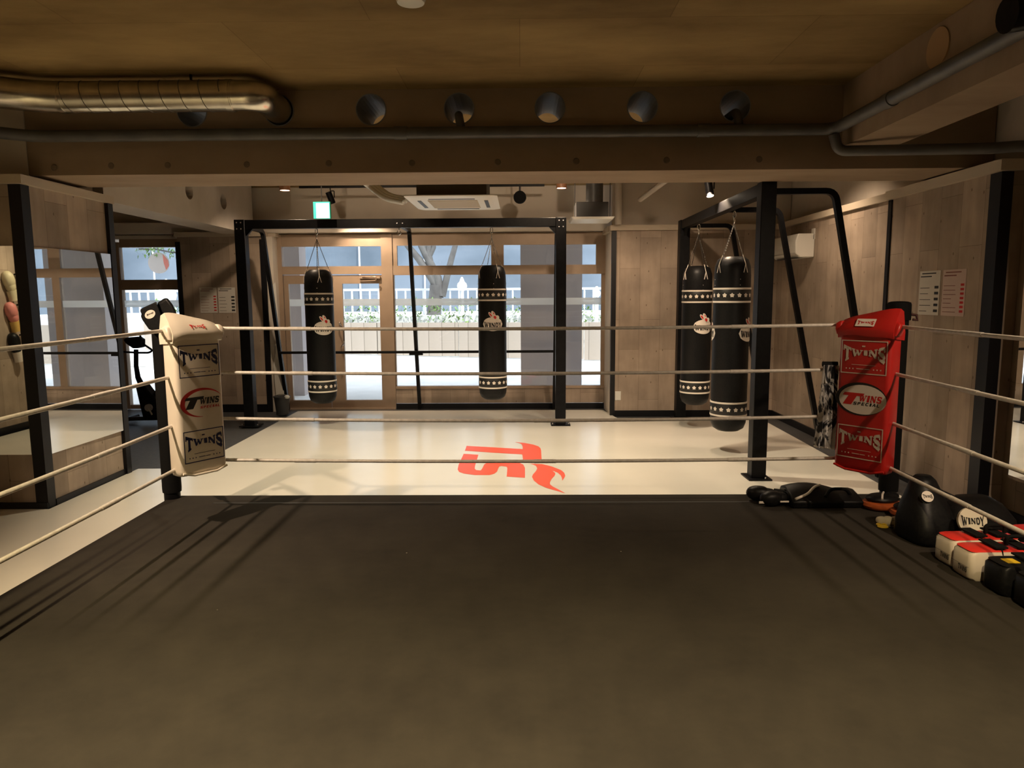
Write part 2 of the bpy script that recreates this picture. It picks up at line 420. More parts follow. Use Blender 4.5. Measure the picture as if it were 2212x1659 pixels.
# right side: clad pillar and the wall beyond it
struct('wall_right_pillar', box(BM(), 3.60, 4.2, 5.5, 7.11, ZF, 2.40), M_WOOD)
struct('wall_right', box(BM(), 3.62, 3.80, 7.11, 10.2, ZF, 2.40), M_WOOD)
struct('wall_back_right', box(BM(), 1.30, 3.80, 10.2, 10.35, ZF, 2.40), M_WOOD)
struct('wall_back_return', box(BM(), 1.29, 1.42, 10.352, 11.0, ZF, 2.40), M_WHITEWALL)
struct('wall_back_middle', box(BM(), -5.14, -3.84, 10.75, 10.9, ZF, 2.40), M_WOOD)
struct('wall_back_reveal', box(BM(), -3.84, -3.72, 10.76, 11.0, ZF, 2.40), M_WHITEWALL)
struct('wall_back_leak_plug', box(BM(), 1.286, 1.6, 11.001, 11.15, ZF, 2.448), M_WHITEWALL)  # hidden block added to stop daylight leaking past the window frame
struct('wall_back_infill', box(BM(), -5.155, -3.725, 11.001, 11.15, ZF, 2.448), M_WHITEWALL)  # hidden block added to keep sky light out behind the cladding
struct('wall_back_side', box(BM(), XL, -6.24, 11.0, 11.15, ZF, 2.40), M_WHITEWALL)
# upper back wall over the glazing
struct('wall_back_upper', box(BM(), XL, 3.80, 11.02, 11.2, 2.45, ZC), M_WHITEWALL)
struct('wall_back_bulkhead', box(BM(), -6.70, 1.28, 10.80, 10.955, 2.46, 2.62), M_WHITEWALL)
struct('wall_back_right_upper', box(BM(), 1.30, 3.80, 10.25, 10.35, 2.40, ZC), M_BEAML)
# ledges on top of the cladding
bm = BM()
box(bm, 3.56, 3.9, 5.46, 7.15, 2.402, 2.485); box(bm, 3.58, 3.8, 7.15, 10.16, 2.402, 2.475); box(bm, 1.26, 3.8, 10.16, 10.35, 2.402, 2.475)
box(bm, 1.24, 1.42, 10.352, 10.98, 2.402, 2.475)
struct('trim_1', bm, M_LEDGE)
bm = BM(); box(bm, XR-.04, XR+.1, YN, 5.46, 2.402, 2.485); struct('trim_2', bm, M_LEDGE)
bm = BM(); box(bm, -5.16, -3.80, 10.70, 10.80, 2.402, 2.47); box(bm, -3.86, -3.68, 10.802, 10.98, 2.402, 2.455); struct('trim_3', bm, M_LEDGE)
# left pillar with mirrors
struct('wall_left_pillar', box(BM(), -5.4, -3.94, 5.69, 6.90, ZF, 2.395), M_WOOD)
struct('trim_4', box(BM(), -5.44, -3.90, 5.65, 6.93, 2.397, 2.467), M_LEDGE)
struct('wall_left_pillar_upper', box(BM(), -5.2, -4.02, 5.92, 6.8, 2.469, ZC), M_BEAML)
# black corner trims and skirtings
bm = BM(); box(bm, -4.03, -3.93, 5.68, 5.78, ZF, 2.394); struct('trim_5', bm, M_TRIM)
bm = BM(); box(bm, -3.99, -3.905, 6.83, 6.91, ZF, 2.394); struct('trim_6', bm, M_TRIM)
bm = BM(); box(bm, 3.59, 3.68, 5.49, 5.62, ZF, 2.398); struct('trim_7', bm, M_TRIM)
bm = BM(); box(bm, 3.585, 3.62, 7.07, 7.13, ZF, 2.398); struct('trim_8', bm, M_TRIM)
bm = BM(); box(bm, 1.285, 1.35, 10.185, 10.25, ZF, 2.398); struct('trim_9', bm, M_TRIM)
bm = BM(); box(bm, -3.90, -3.82, 10.735, 10.80, ZF, 2.36); struct('trim_10', bm, M_TRIM)
bm = BM(); box(bm, -5.17, -5.10, 10.735, 10.98, ZF, 2.33); struct('trim_11', bm, M_TRIM)
def skirt(name, *b): struct(name, box(BM(), *b), M_TRIM)
skirt('baseboard_left_pillar', -5.41, -3.93, 5.67, 5.69, ZF, ZF+.07)
skirt('baseboard_left_pillar_side', -3.94, -3.925, 5.78, 6.84, ZF, ZF+.07)
skirt('baseboard_right_pillar', 3.585, 3.60, 5.62, 7.07, ZF, ZF+.08)
skirt('baseboard_right', 3.60, 3.62, 7.13, 10.18, ZF, ZF+.09)
skirt('baseboard_back_right', 1.35, 3.60, 10.18, 10.20, ZF, ZF+.09)
skirt('baseboard_back_middle', -5.10, -3.90, 10.73, 10.75, ZF, ZF+.12)
skirt('baseboard_left', XL, XL+.02, YN, 10.9, ZF, ZF+.10)
skirt('baseboard_right_near', XR-.02, XR, YN, 5.48, ZF, ZF+.08)
# mirrors
def mirror(name_label, b, cat='mirror'):
    o = obj('wall_mirror', box(BM(), *b), M_MIRROR); return tag(o, name_label, cat)
bm = BM(); prism(bm, [(-3.94, 5.785), (-3.934, 5.785), (-3.911, 6.828), (-3.94, 6.828)], lambda a, b: Vector((a, b, .21)), lambda a, b: Vector((a, b, 1.918)))
tag(obj('wall_mirror', bm, M_MIRROR), 'tall mirror on the side of the left pillar reflecting the windows', 'mirror')
mirror('mirror on the front of the left pillar reflecting boxing gloves', (-5.38, -4.035, 5.682, 5.69, .225, 1.918))
mb = at(2181, 1000, X=3.655)
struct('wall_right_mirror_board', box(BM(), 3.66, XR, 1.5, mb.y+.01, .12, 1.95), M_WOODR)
mirror('mirror at the right edge reflecting the back windows and mat', (3.652, 3.66, 1.52, mb.y, at(2181, 1026, X=3.655).z, 1.9))

# beams -----------------------------------------------------------------
def carve(base_bm, cuts):
    """boolean the round sleeves through a beam and return the new bmesh"""
    a = obj('tmp', base_bm, M_BEAM); tmp = [a]
    for (x, y0, y1, z, r, axis) in cuts:
        cb = BM()
        tube(cb, [(x, y0, z), (x, y1, z)] if axis == 'Y' else [(y0, x, z), (y1, x, z)], r, 28)
        c = obj('tmp_cut', cb, M_BEAM); tmp.append(c)
        md = a.modifiers.new('b', 'BOOLEAN'); md.object = c; md.operation = 'DIFFERENCE'; md.solver = 'EXACT'
    dg = bpy.context.evaluated_depsgraph_get(); dg.update()
    me = bpy.data.meshes.new_from_object(a.evaluated_get(dg))
    out = BM(); out.from_mesh(me)
    for t in tmp: bpy.data.objects.remove(t)
    return out
HOLES = [-2.65, -1.945, -1.20, -.49, .24, .98, 1.72]
YF0, YF1 = 5.93, 6.57
bm = carve(box(BM(), XL, XR+.02, YF0, YF1, 2.50, ZC-.001), [(x, YF0-.1, YF1+.1, 2.995, .125, 'Y') for x in HOLES])
beam = struct('ceiling_beam_across', bm, M_BEAM)
beam.name = 'trim_12'
for x in HOLES:
    b = BM(); n = 28
    for k in range(n):
        a0, a1 = 2*PI*k/n, 2*PI*(k+1)/n
        pts = []
        for r in (.124, .117):
            for yy in (YF0-.004, YF1+.004):
                pts.append([Vector((x+r*math.cos(a), yy, 2.995+r*math.sin(a))) for a in (a0, a1)])
        q = [[b.verts.new(p) for p in pr] for pr in pts]
        b.faces.new((q[0][0], q[0][1], q[1][1], q[1][0])); b.faces.new((q[2][0], q[3][0], q[3][1], q[2][1]))
        b.faces.new((q[0][0], q[2][0], q[2][1], q[0][1])); b.faces.new((q[1][0], q[1][1], q[3][1], q[3][0]))
    obj('sleeve', b, mat('sleeve_grey', (.20, .21, .22), .5), beam)
struct('trim_13', box(BM(), 2.58, 3.0, YN, YF0-.002, 2.67, ZC-.001), M_BEAM)
struct('trim_14', carve(box(BM(), -4.42, -4.0, 6.935, 10.79, 2.435, ZC-.001), [(7.75, -4.6, -3.9, 2.78, .10, 'X'), (8.75, -4.6, -3.9, 2.78, .10, 'X'), (9.75, -4.6, -3.9, 2.78, .10, 'X')]), M_BEAML)
# filled core hole on the right beam
o = obj('hole_plug', tube(BM(), [(2.583, 4.63, 3.0), (2.572, 4.63, 3.0)], .12, 28), mat('plug_mortar', (.42, .27, .14), .8)); tag(o, 'round tan mortar plug on the concrete beam at upper right', 'plug')

for px_, py_ in [(117, 362), (240, 358), (362, 357), (533, 355), (710, 353), (890, 352), (1075, 350), (1245, 348), (1440, 346), (1640, 344)]:
    c = at(px_, py_, Y=YF0-.001)
    obj('tie_hole', tube(BM(), [(c.x, YF0-.0005, c.z), (c.x, YF0-.004, c.z)], [.026, .020], 16), mat('tie_plug', (.17, .125, .085), .85), beam)
# mats ---------------------------------------------------------------------
bm = BM()
poly = [(-3.39, 7.35), (-3.42, 10.70), (1.24, 10.70), (1.36, 9.96), (3.36, 9.96), (3.26, 5.5), (3.3, 4.0), (3.3, -2.9), (-6.6, -2.9), (-6.6, 7.05), (-5.42, 7.05), (-5.42, 5.665), (-3.92, 5.665), (-3.92, 6.93), (-3.92, 7.05), (-3.39, 7.05)]
prism(bm, poly, lambda x, y: Vector((x, y, ZF+.0005)), lambda x, y: Vector((x, y, ZF+.02)))
fm = obj('floor_mat', bm, M_MAT, bevel=.004); tag(fm, 'large cream vinyl training mat covering the floor around the dark ring', 'mat')
ZM = ZF+.0215
def mp_(px, py): 
    v = at(940+px/6.506, 920+py/6.506, Z=ZM); return v
e1 = [(442,280),(1232,325),(1232,272),(1215,248),(1180,235),(1120,224),(1180,232),(1320,248),(1440,280),(1475,300),(1488,330),(1498,495),(1235,480),(1225,400),(418,348)]
e1 = [(442,280),(800,300),(1232,325),(1230,290),(1218,262),(1190,243),(1120,226),(1250,238),(1380,262),(1450,285),(1478,310),(1488,340),(1498,500),(1235,480),(1225,400),(800,375),(418,348)]
e2 = [(400,392),(608,404),(560,560),(556,600),(575,620),(640,625),(660,600),(690,540),(720,522),(900,512),(1190,520),(1240,545),(1262,590),(1262,728),(1005,712),(1015,590),(1000,572),(930,562),(900,572),(885,600),(870,640),(830,672),(760,690),(560,690),(400,668),(335,645),(315,610),(330,545)]
e3 = [(1330,530),(1500,535),(1640,570),(1770,620),(1815,660),(1828,700),(1815,730),(1785,770),(1783,735),(1765,695),(1720,655),(1640,625),(1680,655),(1690,675),(1675,705),(1635,745),(1612,790),(1615,820),(1650,850),(1730,890),(1830,948),(1720,915),(1560,870),(1450,820),(1385,765),(1360,715),(1375,680),(1420,630),(1435,595),(1415,560),(1370,540)]
bm = BM()
for e in (e1, e2, e3):
    bm.faces.new([bm.verts.new(mp_(*p)) for p in e])
bmesh.ops.triangulate(bm, faces=bm.faces[:])
eo = obj('floor_emblem', bm, M_ORANGE, fm)

# ring ---------------------------------------------------------------------
RXL, RXR, RY0, RY1 = -2.242, 2.348, -.55, 4.74
CXL, CXR, CY0, CY1 = -2.667, 2.80, -1.0, 5.256
ring = thing('boxing_ring', 'low boxing ring with dark grey canvas and four pale ropes', 'boxing ring', (0, 0, ZF))
def R_(bm): bmesh.ops.translate(bm, verts=bm.verts[:], vec=(0, 0, -ZF)); return bm
obj('platform', R_(box(BM(), CXL+.01, CXR-.01, CY0+.01, CY1-.01, ZF+.021, -.02)), mat('platform_black', (.015, .014, .014), .6), ring)
obj('canvas', R_(box(BM(), CXL, CXR, CY0, CY1, -.0195, 0)), M_CANVAS, ring, bevel=.008)
obj('seam', R_(box(BM(), CXL+.4, CXR-.4, CY1-.22, CY1-.20, 0.0003, .0018)), mat('seam_black', (.025, .022, .02), .7), ring)
PX = [(-2.64, 5.19, 0), (2.72, 5.17, 0), (-2.64, -.9, 0), (2.72, -.9, 0)]
for (x, y, _) in PX:
    p = obj('post', R_(lathe(BM(), [(.058, ZF+.02), (.058, 1.36), (.05, 1.38)], 20, (x, y, 0))), M_STEEL, ring, smooth=True)
    obj('post_pad', R_(lathe(BM(), [(.066, .05), (.068, .08), (.068, 1.38), (.064, 1.42), (.04, 1.43)], 20, (x, y, 0))), M_BLACKCLOTH, p, smooth=True)
RZ = [1.300, 1.003, .689, .400]
def sag(a, b, s, n=14):
    a, b = Vector(a), Vector(b)
    return [a.lerp(b, k/n)-Vector((0, 0, s*4*(k/n)*(1-k/n))) for k in range(n+1)]
for i, z in enumerate(RZ):
    sides = [((RXL, RY0, z), (RXL, RY1, z)), ((RXR, RY0, z), (RXR, RY1, z)), ((RXL, RY1, z), (RXR, RY1, z)), ((RXL, RY0, z), (RXR, RY0, z))]
    for j, (a, b) in enumerate(sides):
        s = [.018, .022, .028, .02][i]
        pts = sag(a, b, s)
        bm = tube(BM(), pts, .0115, 10)
        # wrapped sleeve pieces on the ropes
        for t in (.18, .52, .8):
            k = int(t*14); 
            tube(bm, [pts[k].lerp(pts[k+1], .1), pts[k].lerp(pts[k+1], .55)], .0135, 10)
        obj('rope', R_(bm), M_ROPE, ring, smooth=True)
for (x, y, _), (cx, cy) in zip(PX, [(RXL, RY1), (RXR, RY1), (RXL, RY0), (RXR, RY0)]):
    for z in RZ:
        bm = tube(BM(), [(cx, cy, z), (x, y, z)], .010, 8)
        v = (Vector((x, y, z))-Vector((cx, cy, z))); a = Vector((cx, cy, z))+v*.25; b = Vector((cx, cy, z))+v*.7
        tube(bm, [a, b], .022, 10)
        obj('turnbuckle', R_(bm), M_CHROME if x > 0 else M_STEEL, ring, smooth=True)

# corner pads ----------------------------------------------------------------
def corner_pad(label, Lp, Rp, leather, ink, cream):
    L, R = Vector((*Lp, 0)), Vector((*Rp, 0)); u = (R-L); wdt = u.length; u.normalize()
    ang = math.atan2(u.y, u.x)
    z0, z1 = .36, 1.265
    t = thing('corner_pad', label, 'corner pad', ((L+R)/2).to_tuple()[:2]+(z0,), ang)
    H = z1-z0; hw = wdt/2; th = .075
    secs = []
    for k, (z, sx, sy) in enumerate([(-.005, .93, .6), (.0, .97, .85), (.03, 1, 1), (H*.3, 1.0, 1.0), (H*.6, 1.0, 1.0), (H-.02, .99, 1), (H+.02, .97, .95)]):
        secs.append(rrect(0, th, hw*sx, th*sy, z, .03))
    obj('pad_body', loft(BM(), secs), leather, t, smooth=True, angle=60)
    # folded cap over the top ropes
    hi, lo = (1, 0) if cream else (0, 1)
    bm = BM(); n = 12; outer = []
    for k in range(n+1):
        t_ = k/n; xx = -hw*1.05+2.1*hw*t_; e = abs(2*t_-1)**4
        pk = .055+.075*(hi*(1-t_)+lo*t_)**1.3
        prof = [(-.012, H-.03+.006*math.sin(7*t_)), (-.020, H+.002), (-.016, H+.028), (.02, H+.03+pk*.55), (.075, H+.03+pk), (.12, H+.025+pk*.9), (.155, H+.01), (.15, H-.04)]
        outer.append([Vector((xx, a+(.012*e if i_ < 4 else 0), b-.018*e)) for i_, (a, b) in enumerate(prof)])
    loft(bm, outer)
    obj('top_flap', bm, leather, t, smooth=True, angle=55)
    for sx in (-1, 1):
        bm = BM(); loft(bm, [rrect(sx*hw*1.03, .04, .018, .04, H-.025, .012), rrect(sx*hw*1.07, .045, .024, .045, H+.01, .014), rrect(sx*hw*1.10, .05, .020, .035, H+.045, .012), rrect(sx*hw*1.05, .05, .010, .02, H+.06, .008)])
        obj('flap_tie', bm, leather, t, smooth=True, angle=50)
    # lower hem
    bm = BM(); tube(bm, [(-hw*.96, .0, .02), (-hw*.5, -.006, .0), (hw*.5, -.006, .0), (hw*.96, 0, .02)], .008, 8); obj('hem', bm, leather, t, smooth=True)
    # printed panels on the front face (local y = 0)
    y = -.0025
    def panel(zc):
        hw2, hh = hw*.87, hw*.64
        f = lambda a, b: Vector((a, y, zc+b))
        bm = BM(); e = .006
        strip(bm, -hw2, hw2, hh-e, hh, f); strip(bm, -hw2, hw2, -hh, -hh+e, f); strip(bm, -hw2, -hw2+e, -hh+e, hh-e, f); strip(bm, hw2-e, hw2, -hh+e, hh-e, f)
        word(bm, 'TWINS', lambda a, b: f((a-.5)*hw2*1.82, -hh*.36+b*hh*1.05), arch, gap=.1)
        strip(bm, -.1*hw2, .04*hw2, hh*.62, hh*.70, f)
        strip(bm, -hw2*.52, hw2*.52, -hh*.47, -hh*.445, f)
        for k in (-.75, -.6, -.45, .45, .6, .75): strip(bm, (k-.025)*hw2, (k+.025)*hw2, -hh*.74, -hh*.67, f)
        strip(bm, -.3*hw2, .02*hw2, -hh*.72, -hh*.68, f); strip(bm, .05*hw2, .28*hw2, -hh*.72, -hh*.685, f)
        obj('printed_panel', bm, ink, t)
    panel(H*.815); panel(H*.205)
    # oval logo in the middle
    f = lambda a, b: Vector((a*hw*.92, y, H*.515+b*hw*.58))
    if cream:
        bm = BM()
        oo = [(math.cos(a)*1.0, math.sin(a)) for a in [math.radians(20+250*k/30) for k in range(31)]]
        for k in range(30):
            w0 = .20*math.sin(PI*(k+.4)/31)+.01; w1 = .20*math.sin(PI*(k+1.4)/31)+.01
            p, q = oo[k], oo[k+1]
            bm.faces.new([bm.verts.new(f(*v)) for v in (p, q, (q[0]*(1-w1)+.02, q[1]*(1-w1)), (p[0]*(1-w0)+.02, p[1]*(1-w0)))])
        ov = bm; bm = BM()
        word(bm, 'SPECIAL', lambda a, b: f(-.1+a*.95, -.42+b*.16)+Vector((0, -.0004, 0)), slant=.25, gap=.2); obj('logo_word', bm, M_RED, t)
        obj('oval_logo', ov, M_RED, t)
        ik = M_INK
    else:
        bm = BM(); bm.faces.new([bm.verts.new(f(*p)+Vector((0, .0006, 0))) for p in ell(-.04, .04, 1.06, 1.1)]); obj('logo_shadow', bm, M_INK, t)
        bm = BM(); bm.faces.new([bm.verts.new(f(*p)) for p in ell(.03, 0, .98, .98)]); obj('oval_logo', bm, M_DECAL, t)
        bm = BM(); word(bm, 'SPECIAL', lambda a, b: f(-.35+a*1.1, -.38+b*.2)+Vector((0, -.0006, 0)), slant=.25, gap=.2); obj('logo_word', bm, M_INK, t)
        ik = M_RED
    bm = BM(); g = lambda a, b: f(a, b)+Vector((0, -.0008, 0))
    flat(bm, [(-.72, .42), (.12, .42), (.05, .22), (-.2, .22), (-.42, -.38), (-.78, -.38), (-.55, .22), (-.80, .22)], g)
    word(bm, 'WINS', lambda a, b: g(-.12+a*.92, -.12+b*.42), slant=.28, gap=.12)
    obj('logo_lettering', bm, ik, t)
    # small label on the flap
    cf = lambda a, b: Vector((a*hw*.36, -.016+.036*(b+1)/2-.0045, H+.028+.046*(b+1)/2+.003))
    if not cream:
        bm = BM(); strip(bm, -1, 1, -1, 1, cf); obj('flap_label', bm, M_DECAL, t)
        bm = BM(); word(bm, 'TWINS', lambda a, b: cf(-.85+a*1.7, -.7+b*1.2)+Vector((0, -.001, 0)), arch, gap=.1); obj('flap_lettering', bm, M_RED, t)
    else:
        bm = BM(); word(bm, 'TWINS', lambda a, b: cf(-.85+a*1.7, -.7+b*1.2)+Vector((0, -.001, 0)), arch, gap=.1); obj('flap_lettering', bm, M_RED, t)
    return t
corner_pad('cream padded corner cushion tied to the ropes of the left ring corner', (-2.165, 4.40), (-1.985, 4.67), M_CREAMLEATHER, M_NAVY, True)
corner_pad('red padded corner cushion tied to the ropes of the right ring corner', (2.075, 4.66), (2.285, 4.40), M_REDLEATHER, M_PALEPRINT, False)

# =================================================================== GLAZING
Y0, Y1 = 10.985, 11.06
def frame_unit(name, bars, panes, frost, parent_kind=True):
    root = senv(name, (0, 0, 0))
    bm = BM()
    for i, (x0, x1, z0, z1, *dy) in enumerate(bars):
        d = dy[0] if dy else 0
        box(bm, x0, x1, Y0+d+i*.0003, Y1-i*.0003, z0, z1)
    obj(name+'_frame' if False else 'frame', bm, M_FRAME, root)
    for (x0, x1, z0, z1) in panes:
        obj('pane', box(BM(), x0-.005, x1+.005, 11.018, 11.024, z0-.005, z1+.005), M_GLASS, root)
    for (x0, x1, z0, z1) in frost:
        obj('frosted_strip', box(BM(), x0, x1, 11.012, 11.0145, z0, z1), M_FROST, root)
    return root
# doors
d1 = frame_unit('door_1',
  [(-3.72, -3.655, ZF+.02, 2.45, -.02), (-2.13, -1.96, ZF+.02, 2.45, -.02), (-3.655, -2.13, 2.265, 2.45), (-3.655, -2.13, 1.845, 1.965, -.015),
   (-3.65, -3.58, ZF+.02, 1.83, .012), (-3.58, -3.20, ZF+.02, -.11, .012), (-3.58, -3.20, 1.70, 1.83, .012), (-3.20, -2.98, ZF+.02, 1.83, .012),
   (-2.97, -2.75, ZF+.02, 1.83, .012), (-2.75, -2.18, ZF+.02, -.11, .012), (-2.75, -2.18, 1.70, 1.83, .012), (-2.18, -2.135, ZF+.02, 1.83, .012)],
  [(-3.655, -2.13, 1.965, 2.265), (-3.58, -3.20, -.11, 1.70), (-2.75, -2.18, -.11, 1.70)],
  [(-3.58, -3.20, 1.36, 1.465), (-2.75, -2.18, 1.36, 1.465)])
bm = BM(); box(bm, -2.47, -2.15, 10.93, 10.98, 1.775, 1.815); tube(bm, bend([(-2.42, 10.92, 1.80), (-2.2, 10.86, 1.80), (-2.2, 10.88, 1.745), (-2.46, 10.95, 1.735)], .02), .009, 8)
obj('door_closer', bm, mat('closer_metal', (.55, .42, .32), .35, .6), d1)
bm = BM(); tube(bm, bend([(-2.80, 10.99, 1.12), (-2.80, 10.90, 1.10), (-2.72, 10.88, 1.02), (-2.72, 10.88, .80), (-2.80, 10.98, .72)], .05), .012, 8); obj('door_handle', bm, M_CHROME, d1, smooth=True)
bm = BM(); tube(bm, [(-2.8, 10.985, .32), (-2.8, 10.96, .32)], .014, 10); obj('lock', bm, M_CHROME, d1)
struct('trim_15', box(BM(), -3.72, -1.96, 10.93, 11.1, ZF+.0, ZF+.02), M_FRAME)
# big shop window
w1 = frame_unit('window_1',
  [(-1.955, -1.89, 1.965, 2.36, -.0), (-1.955, 1.291, 2.27, 2.4515), (-.45, -.26, 1.965, 2.36, -.0), (1.15, 1.29, 1.965, 2.36), (-1.955, 1.29, 1.825, 1.965, -.015),
   (-.42, -.30, .105, 1.83, -.01), (-1.955, 1.29, .07, .108, -.03), (1.235, 1.29, .10, 1.83), (-1.958, -1.945, .10, 1.83)],
  [(-1.89, -.45, 1.965, 2.27), (-.26, 1.15, 1.965, 2.27), (-1.945, -.42, .108, 1.825), (-.30, 1.235, .108, 1.825)],
  [(-1.945, -.42, 1.36, 1.465), (-.30, 1.235, 1.36, 1.465)])
struct('wall_back_below_window', box(BM(), -1.955, 1.285, 10.97, 11.1, -.16, .068), M_WOOD)
skirt('baseboard_back', -1.955, 1.285, 10.95, 10.969, ZF, -.162)
# dark reveals lines over transoms
# left window
w2 = frame_unit('window_2',
  [(-6.24, -6.15, ZF+.02, 2.35, -.02), (-5.235, -5.16, ZF+.02, 2.35), (-6.15, -5.235, 2.27, 2.395), (-6.15, -5.235, 1.625, 1.78, -.015), (-6.15, -5.235, ZF+.02, -.17, -.01)],
  [(-6.15, -5.235, 1.78, 2.27), (-6.15, -5.235, -.17, 1.625)],
  [(-6.15, -5.235, 1.36, 1.465)])
# floor strip along glass
struct('trim_16', box(BM(), XL, -5.17, 10.985, 11.1, 2.396, 2.45), M_WHITEWALL)

# =================================================================== OUTSIDE
def ext_noise(name, a, b, s=1, r=.8, st=(1,1,1)): return noisy(name, a, b, s, r, st)
M_PAVE = ext_noise('pale_pavement', (.60, .59, .57), (.70, .69, .67), 1.5)
M_WRAP = ext_noise('blue_grey_sheeting', (.10, .13, .165), (.17, .205, .25), .35, .7, (1, 1, 2.2))
M_COL = ext_noise('grey_render', (.42, .36, .345), (.46, .40, .38), 1)
M_FENCE = None
def fence_mat():
    mt = mat('cream_fence_panel', (.40, .335, .27), .7); k = N(mt)
    sp = k.n('ShaderNodeSeparateXYZ'); k.l(k.pos(), sp.inputs[0])
    ml = k.n('ShaderNodeMath', _operation='MULTIPLY'); ml.inputs[1].default_value = 1/.32; k.l(sp.outputs[0], ml.inputs[0])
    fr = k.n('ShaderNodeMath', _operation='FRACT'); k.l(ml.outputs[0], fr.inputs[0])
    k.l(k.ramp(fr.outputs[0], [(.0, (.16, .13, .10)), (.03, (.16, .13, .10)), (.045, (.40, .335, .27)), (1, (.43, .36, .295))]), k.b.inputs['Base Color'])
    return mt
M_FENCE = fence_mat()
struct('ground_outside', box(BM(), -40, 25, 11.3, 48, ZF-.22, ZF-.06), M_PAVE)['kind'] = 'structure'
# unseen overhang added to shade the columns and the near pavement
struct('trim_17', box(BM(), -14, 9, 11.36, 13.6, 3.3, 3.6), M_BEAML)
# columns below it
bm = box(BM(), -.005, 1.085, 12.7, 13.3, ZF-.06, 3.29); tag(obj('street_column', bm, M_COL), 'broad grey rendered column outside behind the second hanging bag', 'column')
bm = box(BM(), -4.9, -4.0, 12.95, 13.35, ZF-.06, 3.29); tag(obj('street_column', bm, M_COL), 'grey rendered column outside the left door leaf', 'column')
# fence: panels stepping away
fa, fb = Vector((-9.5, 17.8, 0)), Vector((4.5, 16.6, 0))
f1 = thing('garden_fence', 'long cream panel fence across the street below the hedge', 'fence', (0, 0, ZF-.06))
n = 14
for k in range(n):
    a = fa.lerp(fb, k/n); b = fa.lerp(fb, (k+.985)/n)
    top = 1.12+.06; bot = .52-.25*(k/n)*1.2
    bm = BM(); d = (b-a).normalized(); nn = Vector((-d.y, d.x, 0))*.05
    prism(bm, [(0, 0), (1, 0), (1, 1), (0, 1)], lambda u, v: a.lerp(b, u)+Vector((0, 0, bot+(top-bot)*v)), lambda u, v: a.lerp(b, u)+nn+Vector((0, 0, bot+(top-bot)*v)))
    obj('fence_panel', bm, M_FENCE, f1)
bm = BM(); prism(bm, [(0, 0), (1, 0), (1, 1), (0, 1)], lambda u, v: fa.lerp(fb, u)+Vector((0, -.02, .0+(.51-.25*u*1.2)*v)), lambda u, v: fa.lerp(fb, u)+Vector((0, .2, .0+(.51-.25*u*1.2)*v)))
obj('fence_footing', bm, M_PAVE, f1)
# hedge
def hedge(name, label, x0, x1, y, z0, z1, n, seed):
    rnd = random.Random(seed); bm = BM()
    for k in range(n):
        c = Vector((rnd.uniform(x0, x1), y+rnd.uniform(-.28, .28), rnd.uniform(z0, z1)))
        s = rnd.uniform(.05, .12); d = Vector((rnd.uniform(-1, 1), rnd.uniform(-1, 1), rnd.uniform(-.3, 1))).normalized(); u, v = frame_of(d)
        bm.faces.new([bm.verts.new(c+p) for p in (-u*s*.35, d*s*.6-u*s*.2, d*s*1.3, d*s*.6+u*s*.35)])
    o = obj(name, bm, ext_noise('hedge_leaf', (.06, .14, .02), (.22, .36, .08), 6, .6)); return tag(o, label, 'hedge', kind='stuff')
hedge('hedge', 'sunlit green hedge leaves growing over the cream fence', -9.5, 4.5, 18.25, .75, 1.40, 2600, 3)
# railing behind the hedge
rl = thing('railing', 'white metal balustrade railing behind the hedge', 'railing', (0, 0, ZF-.06))
zb, zt = 1.55, 2.05
obj('top_rail', box(BM(), -16, 6, 19.95, 20.03, 1.97, 2.03), mat('white_rail', (.75, .76, .78), .5), rl)
obj('bottom_rail', box(BM(), -16, 6, 19.95, 20.03, 1.62, 1.68), mat('white_rail', (.75, .76, .78), .5), rl)
bm = BM()
for k in range(88): box(bm, -16+k*.25, -15.955+k*.25, 19.97, 20.01, .0, 1.97)
obj('baluster_row', bm, mat('white_rail', (.75, .76, .78), .5), rl)
struct('ground_outside_terrace', box(BM(), -18, 8, 18.6, 40, ZF-.05, 1.0), M_PAVE)
# sheeted building
bm = BM(); nx, nz = 90, 14
g = [[bm.verts.new((-26+44*i/nx, 24+.18*math.sin(i*.9)*math.sin(j*.7+i*.13)+.10*math.sin(j*1.9+i*.31), ZF+10*j/nz+.0)) for j in range(nz+1)] for i in range(nx+1)]
for i in range(nx):
    for j in range(nz): bm.faces.new((g[i][j], g[i+1][j], g[i+1][j+1], g[i][j+1]))
bd = thing('sheeted_building', 'building across the street wrapped in blue grey sheeting', 'building', (0, 0, 0))
so = obj('sheeting', bm, M_WRAP, bd, smooth=True, angle=180); sl = so.modifiers.new('t', 'SOLIDIFY'); sl.thickness = .05
for k, x in enumerate((-15.5, -12.2, -9.6, -7.3, -5.35, -3.2, -.8, 1.6, 4.2)):
    obj('sheet_seam', box(BM(), x, x+.05, 23.70, 23.73, ZF, 9.7), mat('white_rail', (.75, .76, .78), .5), bd)
# pale house behind, left
bm = box(BM(), -9.0, -8.1, 22.5, 23.3, ZF, 9.5)
